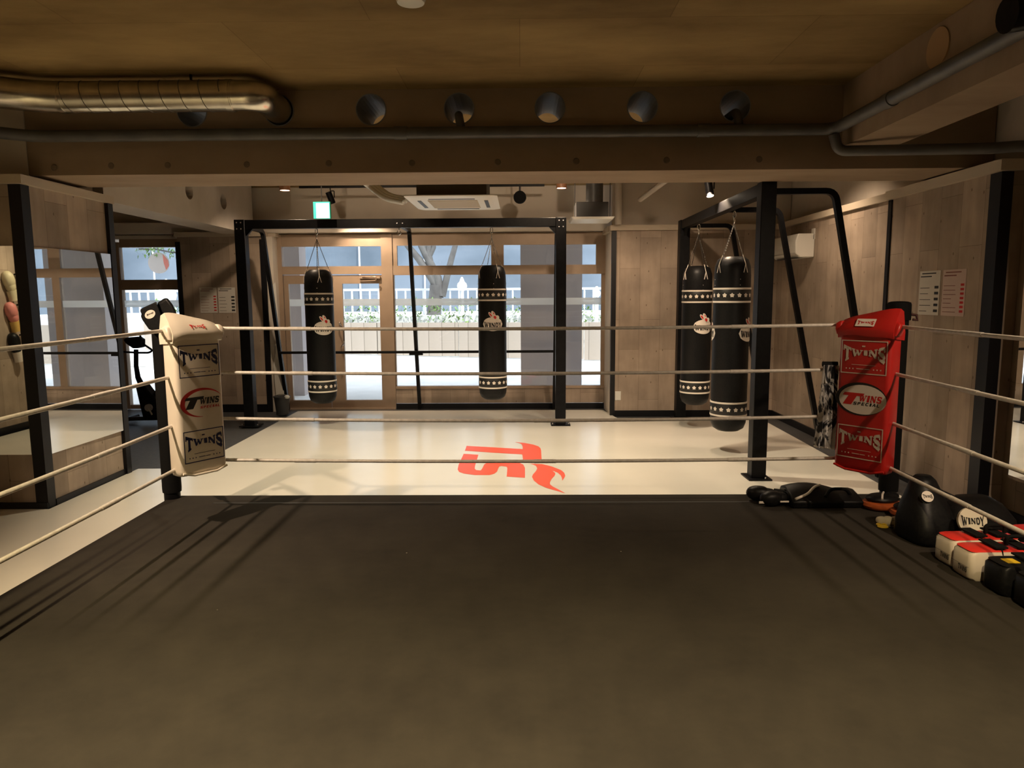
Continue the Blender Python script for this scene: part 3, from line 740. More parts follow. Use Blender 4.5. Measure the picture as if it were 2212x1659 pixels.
# tree
tr = thing('street_tree', 'bare forked street tree seen through the window left of the second bag', 'tree', (-2.45, 19.2, .4))
M_BARK = ext_noise('grey_bark', (.09, .08, .075), (.14, .13, .12), 4)
def br(pts, r0, r1):
    pts = [Vector(p)-Vector((-2.45, 19.2, .4)) for p in pts]; n = len(pts)
    return tube(BM(), pts, [r0+(r1-r0)*k/(n-1) for k in range(n)], 10)
obj('trunk', br([(-2.35, 19.2, .99), (-2.30, 19.2, 1.45), (-2.28, 19.2, 1.8)], .20, .16), M_BARK, tr, smooth=True)
def P(x, y, Y): return at(x, y, Y=Y)
for pl, r0, r1 in [([(950, 640), (935, 605), (905, 560), (880, 530), (860, 490)], .12, .07), ([(950, 640), (945, 600), (925, 560), (910, 530), (895, 480)], .13, .08), ([(955, 640), (965, 600), (975, 560), (985, 525), (1000, 470)], .10, .06), ([(950, 645), (935, 590), (925, 545), (930, 500)], .11, .07), ([(925, 560), (937, 535), (940, 490)], .07, .05)]:
    obj('branch', br([P(x, y, 19.2) for x, y in pl], r0, r1), M_BARK, tr, smooth=True)
# globe street lamps
def globe(label, px, py, Y, r):
    c = at(px, py, Y=Y); z0 = 1.0 if Y > 18.6 else ZF-.06
    t = thing('street_lamp', label, 'street lamp', (c.x, c.y, z0), group='globe lamps along the street')
    obj('pole', tube(BM(), [(0, 0, 0), (0, 0, c.z-z0-r*.8)], .05, 10), mat('lamp_pole_white', (.8, .8, .8), .5), t, smooth=True)
    obj('globe', lathe(BM(), [(.02, r*1.75), (.05, r*1.3), (.5*r, r*.85), (.86*r, r*.5), (r, 0), (.86*r, -.5*r), (.5*r, -.86*r), (.1*r, -r)], 20, (0, 0, c.z-z0)), emit('lamp_globe', (.9, .9, .88), .25), t, smooth=True)
globe('white onion shaped street lamp beyond the big window left of second bag', 998, 618, 19.5, .14)
globe('white street lamp seen through the left window above the exercise bike', 361, 638, 17.0, .22)
globe('small white street lamp at the right end of the big window', 1289, 634, 17.4, .10)
# hanging disc + foliage at left window
c = at(343, 568, Y=14.2)
t = thing('hanging_sign', 'round pale disc sign hanging outside the left window under a branch', 'sign', c)
obj('disc', tube(BM(), [(0, -.02, 0), (0, .02, 0)], .205, 32), mat('disc_grey', (.42, .36, .32), .6), t, smooth=True)
bm = BM(); prism(bm, [(.10, .17), (.20, .05), (.21, -.06), (.15, -.14), (.11, 0)], lambda a, b: Vector((a, -.026, b)), lambda a, b: Vector((a, -.02, b))); obj('red_patch', bm, mat('dull_red', (.45, .12, .08), .6), t)
bm = BM(); tube(bm, [(0, 0, .2), (.0, 0, .5)], .008, 6); obj('cord', bm, M_INK, t)
tr2 = thing('tree_branch', 'leafy green branch reaching across the top of the left window', 'branch', at(370, 530, Y=14.2))
bm = BM(); bc = at(370, 530, Y=14.2)
def L2(px, py): return at(px, py, Y=14.2)-bc
tube(bm, [L2(300, 538)*1, L2(335, 538), L2(370, 545), L2(420, 548), L2(520, 520)], .018, 6); obj('twig', bm, M_BARK, tr2)
bm = BM(); rnd = random.Random(5)
for k in range(220):
    c = L2(rnd.uniform(305, 440), rnd.uniform(528, 552)); c.y += rnd.uniform(-.3, .3); s = rnd.uniform(.04, .08); d = Vector((rnd.uniform(-1, 1), rnd.uniform(-.5, .5), rnd.uniform(-1, .3))).normalized(); u, v = frame_of(d)
    bm.faces.new([bm.verts.new(c+p) for p in (-u*s*.1, d*s*.6-u*s*.3, d*s*1.5, d*s*.6+u*s*.3)])
obj('leaves', bm, ext_noise('hedge_leaf', (.06, .14, .02), (.22, .36, .08), 6, .6), tr2)

# =================================================================== BAG RACKS
def rack(label, loc, rz, length, reach, bolts, brace_at, drop_z=None, bar=None):
    """frame stands in local x; braces reach back along local +y and down to the floor"""
    t = thing('punching_bag_rack', label, 'bag rack', loc, rz)
    H = 2.505-ZM; s = .068
    for x in (0, length):
        p = obj('post', box(BM(), x-s, x+s, -s, s, .012, H), M_STEEL, t, bevel=.006)
        obj('base_plate', box(BM(), x-s-.06, x+s+.06, -s-.04, s+.04, .0, .0125), M_STEEL, p)
        bm = BM()
        for q in (-.045, .045):
            for zz in (.04, .12): bm = BM(); tube(bm, [(x+q*.6, -s-.001, H-zz), (x+q*.6, -s-.012, H-zz)], .009, 8); obj('bolt', bm, M_CHROME, p)
        for q in (-1, 1): bm = BM(); tube(bm, [(x+q*(s+.035), -.05, .012), (x+q*(s+.035), -.05, .03)], .01, 8); obj('bolt', bm, M_CHROME, p)
    obj('beam', box(BM(), s, length-s, -.05, .05, H-.115, H-.002), M_STEEL, t, bevel=.005)
    for x in (s, length-s):
        bm = BM(); sg = 1 if x < length/2 else -1
        prism(bm, [(x, H-.115), (x+sg*.09, H-.115), (x, H-.21)], lambda a, b: Vector((a, -.02, b)), lambda a, b: Vector((a, .02, b))); obj('gusset', bm, M_STEEL, t)
    for x in (length*.5-.035, length*.5+.035): bm = BM(); tube(bm, [(x, -.05, H-.06), (x, -.06, H-.06)], .008, 8); obj('bolt', bm, M_CHROME, t)
    for (x, y1, y2, xb) in brace_at:
        bm = BM(); tube(bm, bend([(x, math.copysign(.05, y1), H-.08), (x, y1, H-.08), (xb, y2, .0)], .09), .026, 4, square=True); obj('brace', bm, M_STEEL, t)
    if bar:
        yb, z, x0, x1 = bar
        bm = BM(); tube(bm, [(x0, yb, z), (x1, yb, z)], .02, 10)
        for x in [b[0] for b in brace_at]: box(bm, x-.10, x+.10, yb-.035, yb+.02, z-.045, z-.012) if x0 < x < x1 else None
        obj('cross_bar', bm, M_STEEL, t)
    bm = BM()
    return t
LB = 4.19
rk = rack('wide black steel bag rack standing in front of the glass doors', (-3.665, 9.45, ZM), 0, LB, 1, 1, [(.03, .70, 1.38, .05), (2.10, .70, 1.42, 2.09), (4.17, .70, 1.38, 4.17)], bar=(1.10, .905, .05, 4.15))
rk2 = rack('black steel bag rack running along the right hand wall', (2.23, 6.62, ZM), PI/2, 3.28, 1, 1, [(.02, -.62, -1.17, .02), (1.42, -.62, -1.20, 1.42), (3.2, -.62, -1.15, 3.2)])
# (its braces reach towards +x: local -y)
for ch in [q for q in bpy.data.objects if q.parent == rk2 and q.name.startswith('brace')]: pass

# bags -----------------------------------------------------------------------
def star(bm, r, z, a, sz):
    for k in range(1):
        u = Vector((-math.sin(a), math.cos(a), 0)); c = Vector((r*math.cos(a), r*math.sin(a), z)); nn = Vector((math.cos(a), math.sin(a), 0))
        pts = []
        for j in range(10):
            q = PI/2+j*PI/5; rr = sz*(1 if j % 2 == 0 else .66); pts.append(c+u*math.cos(q)*rr+Vector((0, 0, math.sin(q)*rr)))
        bm.faces.new([bm.verts.new(p) for p in pts])
def make_bag(R=.185, Hh=1.78):
    t = thing('punching_bag', 'x', 'punching bag')
    prof = [(.03, .0), (R*.6, .012), (R*.86, .045), (R*.97, .10), (R, .16), (R*1.01, Hh*.5), (R, Hh-.2), (R*.97, Hh-.1), (R*.84, Hh-.03), (R*.6, Hh+.0), (.02, Hh-.03)]
    obj('body', lathe(BM(), prof, 40), M_BLACKLEATHER, t, smooth=True)
    for zc in (Hh*.785, Hh*.138):
        b = obj('band', lathe(BM(), [(R*1.008, zc-.062), (R*1.022, zc-.058), (R*1.022, zc+.058), (R*1.008, zc+.062)], 40, cap=False), M_INK, t, smooth=True)
        bm = BM()
        for dz in (-.07, .07): lathe(bm, [(R*1.01, zc+dz-.010), (R*1.034, zc+dz-.009), (R*1.034, zc+dz+.009), (R*1.01, zc+dz+.010)], 40, cap=False)
        obj('piping', bm, M_DECAL, b, smooth=True)
        for k in range(16):
            bm = BM(); star(bm, R*1.026, zc, 2*PI*(k+.3)/16, .026); obj('star', bm, M_DECAL, b)
    # rivets
    bm = BM()
    for a in range(4):
        q = -PI/2+a*PI/2+.15
        for dz in (.24, .30): blob(bm, (R*1.0*math.cos(q), R*1.0*math.sin(q), Hh-dz), (.007, .007, .007), 6, 4)
    obj('rivet', bm, M_CHROME, t)
    return t
def badge(parent, R, Hh, ang):
    """oval WINDY badge wrapped round the bag, centre at angle ang (world, -90deg faces the camera)"""
    zc = Hh*.572
    def f(u, v, e=0): 
        a = ang+u/R; return Vector(((R*1.012+e)*math.cos(a), (R*1.012+e)*math.sin(a), zc+v))
    bm = BM(); n = 12
    for i in range(n):
        for s in (-1, 1):
            u0, u1 = -.135+.27*i/n, -.135+.27*(i+1)/n
            h0, h1 = .090*math.sqrt(max(0, 1-(u0/.135)**2)), .090*math.sqrt(max(0, 1-(u1/.135)**2))
            pts = [f(u0, 0, .003), f(u1, 0, .003), f(u1, s*h1, .003), f(u0, s*h0, .003)]
            q = []
            for p in pts:
                if not q or (p-q[-1]).length > 1e-5: q.append(p)
            if (q[0]-q[-1]).length < 1e-5: q.pop()
            if len(q) > 2: bm.faces.new([bm.verts.new(p) for p in q])
    b = obj('badge', bm, M_DECAL, parent, smooth=True)
    bm = BM(); word(bm, 'WINDY', lambda u, v: f(-.112+.224*u, -.045+.075*v*(1-.25*math.sin(PI*u))+.004*math.sin(PI*u), .006), None, gap=.12)
    obj('badge_lettering', bm, M_INK, b)
    bm = BM(); blobp = lambda cx, cz, r1, r2, rot: [f(cx+r1*math.cos(a)*math.cos(rot)-r2*math.sin(a)*math.sin(rot), cz+r1*math.cos(a)*math.sin(rot)+r2*math.sin(a)*math.cos(rot), .005) for a in [2*PI*k/14 for k in range(14)]]
    for (cx, cz, r1, r2, rot) in ((-.025, .12, .045, .018, 2.2), (.008, .135, .04, .02, 2.1), (.02, .09, .03, .035, 0), (.055, .085, .03, .03, 0)): bm.faces.new([bm.verts.new(p) for p in blobp(cx, cz, r1, r2, rot)])
    obj('badge_emblem', bm, M_DECAL, b)
    bm = BM()
    for (cx, cz, r1, r2, rot) in ((-.027, .122, .028, .009, 2.2), (.012, .14, .016, .006, 2.1), (.028, .088, .017, .022, .5)): bm.faces.new([bm.verts.new(p+(p-Vector((0, 0, p.z))).normalized()*.003) for p in blobp(cx, cz, r1, r2, rot)])
    obj('badge_red', bm, M_RED, b)
def chains(parent, R, Hh, top, seed=0):
    """straps and chains from the bag mouth to the hook (local coordinates)"""
    bm = BM()
    for k in range(4):
        a = -PI/2+.35+k*PI/2+.12*seed
        s = Vector((R*.93*math.cos(a), R*.93*math.sin(a), Hh-.12)); m_ = Vector((R*.72*math.cos(a), R*.72*math.sin(a), Hh+.02)); e = Vector((0, 0, top-.14))
        n = 26; pts = []
        for i in range(n+1):
            p = m_.lerp(e, i/n); q = .0035 if i % 2 else -.0035; pts.append(p+Vector((q*math.cos(a*1.7), q*math.sin(a*1.7), 0)))
        tube(bm, pts, .0042, 6)
    ch = obj('chain', bm, M_CHROME if seed else mat('dark_chain', (.16, .15, .14), .35, 1.), parent, smooth=True)
    bm = BM()
    for k in range(4):
        a = -PI/2+.35+k*PI/2+.12*seed
        for da in (-.13, .13):
            tube(bm, [(R*1.015*math.cos(a+da), R*1.015*math.sin(a+da), Hh-.17), (R*.99*math.cos(a), R*.99*math.sin(a), Hh-.08), (R*.75*math.cos(a), R*.75*math.sin(a), Hh+.015)], .004, 6)
    obj('strap', bm, M_DECAL, parent)
    bm = BM(); r = .028
    for i in range(2):
        c = Vector((0, 0, top-.10+i*.058)); pts = [c+Vector(((math.cos(q)*r*.6) if i else 0, 0 if i else math.cos(q)*r*.6, math.sin(q)*r*1.25)) for q in [2*PI*k/14 for k in range(15)]]
        tube(bm, pts, .006, 6)
    obj('hook', bm, M_CHROME, parent, smooth=True)
BH = 1.78
BAGS = [((-2.675, 9.45, .075), 'black punching bag hanging on the wide rack before the glass doors', 0, 2.39, -1.035),
        ((-.380, 9.45, .117), 'black punching bag hanging on the wide rack before the big window', 1, 2.39, -1.50),
        ((2.245, 9.15, .08), 'black punching bag hanging farther along the right hand rack', 0, 2.39, -1.3)]
for i, (loc, lab, sd, top, ang) in enumerate(BAGS):
    t = make_bag(.185, BH); t.location = loc; t['label'] = lab; t['group'] = 'black star banded punching bags'
    badge(t, .185, BH, ang); chains(t, .185, BH, top-loc[2]+.001, sd)
# nearer, longer bag behind the big post
t = make_bag(.192, 1.90); t.location = (2.285, 7.78, .0); t['label'] = 'longer black punching bag half hidden behind the nearest steel post'; t['group'] = 'black star banded punching bags'
badge(t, .192, 1.90, -3.5); badge(t, .192, 1.90, -.72); chains(t, .192, 1.90, 2.39, 1)
# spare hook on the wide rack
c = at(862, 500, Y=9.45)
bm = BM(); tube(bm, [Vector((0, 0, 0))+Vector((math.sin(q)*.022, 0, -.03-math.cos(q)*.03)) for q in [PI+2*PI*k/14*.86 for k in range(15)]], .006, 6); tube(bm, [(0, 0, .0), (0, 0, .03)], .012, 8)
o = obj('carabiner_hook', bm, M_CHROME, smooth=True); o.location = (c.x, 9.45, 2.36); tag(o, 'empty steel hook under the middle of the wide rack beam', 'hook')

# =================================================================== CEILING THINGS
# air conditioning cassette
ac = thing('ceiling_air_conditioner', 'white cassette air conditioner hanging under the ceiling near the middle', 'air conditioner', (-.71, 7.9, 2.505))
bm = BM(); loft(bm, [rrect(0, 0, .40, .50, .012, .05), rrect(0, 0, .475, .58, .008, .06), rrect(0, 0, .475, .58, .0, .06), rrect(0, 0, .43, .53, -.012, .05)]); obj('panel', bm, M_WHITE, ac, smooth=True, angle=30)
obj('intake_grille', box(BM(), -.26, .26, -.32, .32, -.016, -.0115), mat('grille_tan', (.42, .34, .22), .6), ac)
bm = BM()
for s in (-1, 1):
    box(bm, -.24, .24, s*.41-.02, s*.41+.02, -.0155, -.0115)
    box(bm, s*.35-.02, s*.35+.02, -.3, .3, -.0155, -.0115)
obj('air_slot', bm, M_INK, ac)
obj('housing', box(BM(), -.36, .36, -.42, .42, .0125, .34), mat('housing_dark', (.07, .06, .05), .6), ac)
bm = BM()
for sx in (-.33, .33):
    for sy in (-.4, .4): tube(bm, [(sx, sy, .33), (sx, sy, ZC-2.505)], .006, 6)
obj('hanger_rod', bm, M_STEEL, ac)
hs = thing('refrigerant_hose', 'bundle of pale insulated hoses curving down to the ceiling air conditioner', 'hose', (-1.5, 8.0, 3.0))
for k in range(3):
    hp = [at(px_+5*k, py_-3*k, Y=Y_)-Vector((-1.5, 8.0, 3.0)) for px_, py_, Y_ in [(766, 378, 8.5), (800, 405, 8.2), (832, 430, 8.0), (872, 437, 7.9)]]; bm = BM(); tube(bm, bend(hp, .12), .030, 12); obj('hose', bm, mat('hose_wrap', (.74, .74, .72), .4), hs, smooth=True)
# hung box at right
hb = thing('ventilation_unit', 'dark hung ventilation box with white flange left of the right rack', 'ventilation unit', (.90, 9.3, 2.44))
obj('box', box(BM(), -.20, .20, -.2, .2, .03, .22), M_DGREY, hb, bevel=.004)
bm = BM(); loft(bm, [rrect(0, 0, .27, .30, .028, .02), rrect(0, 0, .25, .28, .0, .02)]); obj('flange', bm, M_WHITE, hb)
bm = BM(); tube(bm, [(.05, .05, .22), (.05, .05, .71)], .11, 16); obj('round_duct', bm, M_PIPE, hb, smooth=True)
bm = BM()
for sx in (-.22, .22): tube(bm, [(sx, -.19, .03), (sx, -.19, .71)], .006, 6)
obj('hanger_rod', bm, M_PIPE, hb)
# round black speaker
c = at(1123, 425, Y=9.9)
sp = thing('round_speaker', 'round black speaker on the upper back wall', 'speaker', c)
bm = BM(); tube(bm, [(0, 0, 0), (0, .06, 0), (0, .14, 0)], [.082, .088, .07], 24); obj('speaker_body', bm, M_BLACKCLOTH, sp, smooth=True)
bm = BM(); tube(bm, bend([(0, .13, .0), (0, .2, .05), (0, .2, ZC-c.z)], .03), .012, 8); obj('bracket', bm, M_PIPE, sp)
# exit sign
ex = thing('exit_sign', 'glowing green and white emergency exit sign left of the track', 'exit sign', (-2.48, 9.05, 2.47))
obj('sign_case', box(BM(), -.105, .105, -.022, .03, .0, .21), mat('exit_green', (.02, .45, .28), .5), ex)
obj('sign_face', box(BM(), -.068, .095, -.026, -.0225, .006, .19), emit('exit_face', (.75, 1, .92), 1.6), ex)
obj('sign_border', box(BM(), -.103, .103, -.0245, -.0222, .003, .205), emit('exit_border', (.08, .85, .60), .9), ex)
bm = BM(); tube(bm, [(0, 0, .21), (0, 0, ZC-2.47)], .006, 6); obj('stem', bm, M_PIPE, ex)
# surface downlights
def downlight(x, y, label, cone_only=False, z=2.87):
    t = thing('downlight', label, 'ceiling light', (x, y, z), group='cylinder downlights')
    obj('can', lathe(BM(), [(.062, .0), (.068, .0), (.068, ZC-z-.001), (.0621, ZC-z-.001)], 24, cap=False), mat('can_copper', (.30, .14, .07), .5), t, smooth=True)
    bm = BM(); lathe(bm, [(.001, .006), (.062, .006)], 24, cap=False); obj('lens', bm, emit('warm_lens', (1, .82, .6), 14), t)
downlight(-3.05, 9.4, 'round lit downlight on the back ceiling above the left door post')
downlight(.53, 9.4, 'lit copper coloured downlight on the back ceiling left of the ventilation box')
# track with spotlights
tk = thing('lighting_track', 'thin black ceiling track running above the glass doors', 'lighting track', (-1.35, 10.02, 2.99))
obj('rail', box(BM(), -1.7, 1.68, -.015, .015, 0, .03), M_STEEL, tk)
bm = BM()
for x in (-1.2, 1.3): tube(bm, [(x, 0, .03), (x, 0, .16)], .006, 6)
obj('rod', bm, M_STEEL, tk)
def spot(label, loc, d, lit=True, r=.042, Lh=.16, up=.12):
    d = Vector(d).normalized()
    t = thing('track_spotlight', label, 'spotlight', loc)
    obj('head', tube(BM(), [-d*Lh*.5, d*Lh*.5], r, 20), M_STEEL, t, smooth=True)
    bm = BM(); tube(bm, [d*(Lh*.5+.001), d*(Lh*.5+.004)], r*.86, 20); obj('lens', bm, emit('warm_lens', (1, .82, .6), 14) if lit else M_STEEL, t)
    bm = BM(); tube(bm, bend([Vector((r+.01, 0, 0)), Vector((r+.01, 0, up*.7)), Vector((0, 0, up*.7)), Vector((0, 0, up))], .01), .007, 6); obj('yoke', bm, M_STEEL, t)
    return t
spot('black track spotlight tilted over the glass doors beside the exit sign', tuple(at(714, 427, Y=10.02)), (.32, .3, -1), False, up=2.99-at(714, 427, Y=10.02).z)
c = at(1532, 408, Y=8.0)
spot('lit black spotlight hanging below the beam left of the right hand rack', tuple(c), (.1, -.25, -1), True, up=ZC-c.z)
# unlit front lamps out of the frame carry the room light
for (x, y, lab) in [(-3.05, 3.0, 'black spotlight above the left ring ropes'), (3.05, 2.4, 'black spotlight above the right ring ropes')]:
    pass
# round detector at the top edge
o = obj('ceiling_detector', lathe(BM(), [(.03, -.045), (.075, -.035), (.085, -.01), (.085, 0)], 24, tuple(Vector((at(887, -8, Z=ZC).x, at(887, -8, Z=ZC).y, ZC)))), M_WHITE, smooth=True); tag(o, 'round white detector on the ceiling at the top edge', 'detector')
# galvanised spiral duct
dc = thing('spiral_duct', 'shiny galvanised spiral duct with elbow entering the beam at upper left', 'duct', (-2.8, 5.55, 2.995))
o0 = Vector((-2.8, 5.55, 2.995))
pth = [Vector(p)-o0 for p in [(-5.9, 3.6, 2.99), (-3.62, 5.50, 2.995), (-2.13, 5.50, 2.995)]]
bm = BM(); tube(bm, bend(pth, .28, 8), .112, 28); obj('pipe_run', bm, M_DUCT, dc, smooth=True)
el = bend([Vector((-2.16, 5.50, 2.995))-o0, Vector((-1.945, 5.50, 2.995))-o0, Vector((-1.945, 6.2, 2.995))-o0], .2, 8)
bm = BM(); tube(bm, el, .108, 28); obj('elbow', bm, M_DUCT, dc, smooth=True)
bm = BM()
def spiral(x0, x1, n_, r):
    pts = []
    tot = int(n_*20)
    for i in range(tot+1):
        a = 2*PI*i/20; pts.append(Vector((x0+(x1-x0)*i/tot, 5.50-o0.y+r*math.cos(a), r*math.sin(a))))
    return pts
tube(bm, spiral(-3.45-o0.x, -2.2-o0.x, 8.5, .1125), .0028, 5); obj('spiral_seam', bm, mat('seam_dark_metal', (.12, .11, .10), .4, 1.), dc)
for x in (-3.42, -2.16):
    bm = BM(); tube(bm, [(x-o0.x-.02, 5.5-o0.y, 0), (x-o0.x+.02, 5.5-o0.y, 0)], .116, 28); obj('collar', bm, M_DUCT, dc, smooth=True)
bm = BM(); tube(bm, [(-2.45-o0.x, 5.5-o0.y, .11), (-2.45-o0.x, 5.5-o0.y, ZC-2.996)], .01, 6); obj('hanger', bm, M_STEEL, dc)
# grey service pipe along the beam
pp = thing('service_pipe', 'long grey pipe along the crossing beam turning along the right beam', 'pipe', (0, 5.86, 2.79))
o1 = Vector((0, 5.86, 2.79))
bm = BM(); tube(bm, bend([Vector(p)-o1 for p in [(-5.6, 4.5, 2.79), (-3.9, 5.84, 2.79), (2.48, 5.84, 2.79), (2.48, -2.9, 2.80)]], .12, 6), .046, 18); obj('run', bm, M_PIPE, pp, smooth=True)
for (a, b) in [((1.4, 5.84, 2.79), (1.5, 5.84, 2.79)), ((2.48, 4.95, 2.79), (2.48, 5.05, 2.79)), ((-1.0, 5.84, 2.79), (-.9, 5.84, 2.79))]: 
    bm = BM(); tube(bm, [Vector(a)-o1, Vector(b)-o1], .052, 18); obj('coupling', bm, M_PIPE, pp, smooth=True)
p2 = thing('drain_pipe', 'dark grey pipe branching right under the concrete beam to the wall ledge', 'pipe', (2.5, 5.8, 2.6))
o2 = Vector((2.5, 5.8, 2.6))
bm = BM(); tube(bm, bend([Vector(p)-o2 for p in [(2.46, 5.80, 2.742), (2.50, 5.80, 2.615), (3.40, 5.34, 2.535), (3.60, 5.30, 2.545), (3.74, 5.30, 2.53), (3.76, 5.30, 2.487)]], .06, 5), .04, 16); obj('run', bm, M_PIPE, p2, smooth=True)
for x, lab in ((-.49, 'dark pipe stub dropping out of the second open beam sleeve'), (1.72, 'dark pipe stub dropping out of the last beam sleeve')):
    t = thing('pipe_stub', lab, 'pipe', (x, 5.9, 2.9))
    bm = BM(); tube(bm, bend([(-.03, .5, .04), (0.0, -.02, .04), (.02, -.03, -.07)], .05, 5), .034, 14); obj('stub', bm, M_PIPE, t, smooth=True)
c = at(2185, 22, X=2.36)
t = thing('beam_speaker', 'black round fixture at the upper right corner under the beam', 'fixture', (2.36, c.y, c.z))
bm = BM(); tube(bm, [(.22, 0, 0), (-.02, 0, -.02)], [.07, .085], 20); obj('case', bm, M_STEEL, t, smooth=True)
# conduit at right back and thin cables
t = thing('ceiling_conduit', 'pale grey conduit sloping down the upper back wall at right', 'conduit', at(1383, 431, Y=10.1))
v = at(1445, 385, Y=8.6)-at(1383, 431, Y=10.1); bm = BM(); tube(bm, [(0, 0, 0), tuple(v)], .035, 12); obj('run', bm, M_BEAML, t, smooth=True)
t = thing('white_pipe', 'pale vertical pipe beside the ventilation box in the corner', 'pipe', (1.36, 10.1, 2.477))
bm = BM(); tube(bm, [(0, 0, 0), (0, 0, ZC-2.478)], .05, 14); obj('run', bm, M_BEAML, t, smooth=True)

# wall air conditioner ----------------------------------------------------------
wa = thing('wall_air_conditioner', 'white split air conditioner on the right wall behind the rack', 'air conditioner', (3.62, 9.35, 1.95))
bm = BM(); poly = [(0, .0), (-.17, .0), (-.23, .05), (-.235, .2), (-.21, .29), (0, .29)]
prism(bm, poly, lambda a, b: Vector((a, -.42, b)), lambda a, b: Vector((a, .42, b))); obj('casing', bm, M_WHITE, wa, bevel=.012)
bm = BM(); box(bm, -.2365, -.2355, -.40, .40, .055, .058); box(bm, -.21, -.12, -.36, .36, -.003, .0); obj('louvre', bm, M_DGREY, wa)
o = obj('bracket_label', box(BM(), 3.60, 3.62, 8.93, 9.0, 2.17, 2.30), M_WHITE); 
o.name = 'remote_holder'; tag(o, 'small white remote control holder on the wall beside the air conditioner', 'remote holder')
# posters
def poster(label, f, w_, h_, rows, m_, seed, dark_right, group):
    t = thing('notice_sheet', label, 'notice', f(0, 0), group=group); o = t.location.copy()
    g = lambda a, b, e=0: f(a, b, e)-o
    rnd = random.Random(seed)
    bm = BM(); prism(bm, [(0, 0), (w_, 0), (w_, h_), (0, h_)], lambda a, b: g(a, b, .001), lambda a, b: g(a, b, .003)); obj('sheet', bm, m_, t)
    bm = BM(); strip(bm, w_*.12, w_*.8, h_*.93, h_*.955, lambda a, b: g(a, b, .004)); strip(bm, w_*.06, w_*.6, h_*.86, h_*.885, lambda a, b: g(a, b, .004))
    for k in range(rows):
        zz = h_*(.08+.66*k/rows)
        strip(bm, w_*.06, w_*rnd.uniform(.4, .65), zz, zz+h_*.012, lambda a, b: g(a, b, .004))
        if dark_right: strip(bm, w_*.76, w_*.95, zz-h_*.01, zz+h_*.05, lambda a, b: g(a, b, .004))
    obj('print', bm, M_INK if dark_right else mat('faded_red_print', (.22, .08, .06), .6), t)
    if not dark_right:
        bm = BM()
        for k in range(rows): zz = h_*(.08+.66*k/rows); strip(bm, w_*.8, w_*.95, zz, zz+h_*.05, lambda a, b: g(a, b, .004))
        obj('red_mark', bm, M_RED, t)
    return t
G1 = 'notices taped to the right pillar'; G2 = 'notices on the back wall by the left window'
pa, pb = at(1989, 584, X=3.6), at(2082, 684, X=3.6)
yy = [pa.y, (pa.y+pb.y)/2+.02, (pa.y+pb.y)/2-.02, pb.y]
z0 = 1.31; hh = .385
poster('pale notice sheet in plastic, left one on the right pillar', lambda a, b, e=0: Vector((3.6-e-.001, pa.y-a, z0+b)), pa.y-yy[1], hh, 5, M_PAPER, 1, True, G1)
poster('reddish notice sheet in plastic, right one on the right pillar', lambda a, b, e=0: Vector((3.6-e-.001, yy[2]-a, z0+b)), yy[2]-pb.y, hh, 7, M_PAPERPINK, 2, False, G1)
poster('notice sheet with red marks, left one beside the left window', lambda a, b, e=0: Vector((-4.85+a, 10.75-e-.001, 1.27+b)), .26, .38, 6, M_PAPER, 3, False, G2)
poster('notice sheet with black marks, right one beside the left window', lambda a, b, e=0: Vector((-4.57+a, 10.75-e-.001, 1.27+b)), .26, .38, 5, M_PAPER, 4, True, G2)
o = obj('wall_outlet', box(BM(), 1.355, 1.44, 10.192, 10.199, -.01, .12), M_WHITE, bevel=.002); tag(o, 'white outlet plate low on the wood wall right of the big window', 'outlet')

# =================================================================== SMALL THINGS
# bucket
c = at(605, 893, Z=ZF)
bk = thing('bucket', 'small black bucket on the floor beside the glass door', 'bucket', (-3.55, 10.38, ZM if False else ZM))
obj('shell', lathe(BM(), [(.085, 0), (.115, .26), (.125, .262), (.125, .275), (.108, .275), (.105, .26), (.08, .01)], 24), M_DGREY, bk, smooth=True)
bm = BM(); tube(bm, [(.12*math.cos(q), 0, .24-.06*math.sin(q)*-1) for q in [PI*k/10 for k in range(11)]], .004, 6); obj('handle', bm, M_CHROME, bk)
bm = BM(); blob(bm, (.10, -.07, .27), (.04, .03, .03)); obj('cloth', bm, M_WHITE, bk, smooth=True)
# hanging white coat / screen by door
sv = thing('long_shoehorn_cover', 'tall white folded panel leaning behind the rack brace', 'panel', (-3.69, 10.735, ZM))
sv.name = 'folded_panel'
bm = BM(); prism(bm, [(-.06, 0.02), (.05, 0.0), (.07, .75), (.03, .85), (.0, 1.95), (-.05, 1.9), (-.04, .9), (-.09, .7)], lambda a, b: Vector((a, -.012, b)), lambda a, b: Vector((a, .012, b))); obj('sheet', bm, M_WHITE, sv, bevel=.004)

# exercise bike ------------------------------------------------------------------
bx = thing('exercise_bike', 'black upright exercise bike standing before the left window', 'exercise bike', (-5.05, 9.75, ZF))
Yb = 9.75
def E(px, py, dy=0): v = at(px, py, Y=Yb+dy); return v-Vector((-5.05, Yb, ZF))
def path(pts): return [E(*p) for p in pts]
bm = BM(); tube(bm, path([(276, 905), (300, 904), (345, 903)]), .03, 10); obj('rear_foot', bm, M_DGREY, bx, smooth=True)
bm = BM(); tube(bm, [E(276, 905)+Vector((0, -.25, 0)), E(276, 905)+Vector((0, .25, 0))], .035, 10); tube(bm, [E(372, 905)+Vector((0, -.25, 0)), E(372, 905)+Vector((0, .25, 0))], .035, 10); obj('foot', bm, M_STEEL, bx, smooth=True)
bm = BM(); tube(bm, path([(294, 755), (294, 790), (298, 815), (312, 845), (320, 870)]), [.03, .03, .035, .045, .05], 12); obj('front_post', bm, M_STEEL, bx, smooth=True)
bm = BM(); pl = [(298, 828), (314, 826), (326, 842), (340, 858), (352, 872), (352, 904), (316, 904), (310, 880)]
o_ = Vector((-5.05, Yb, ZF))
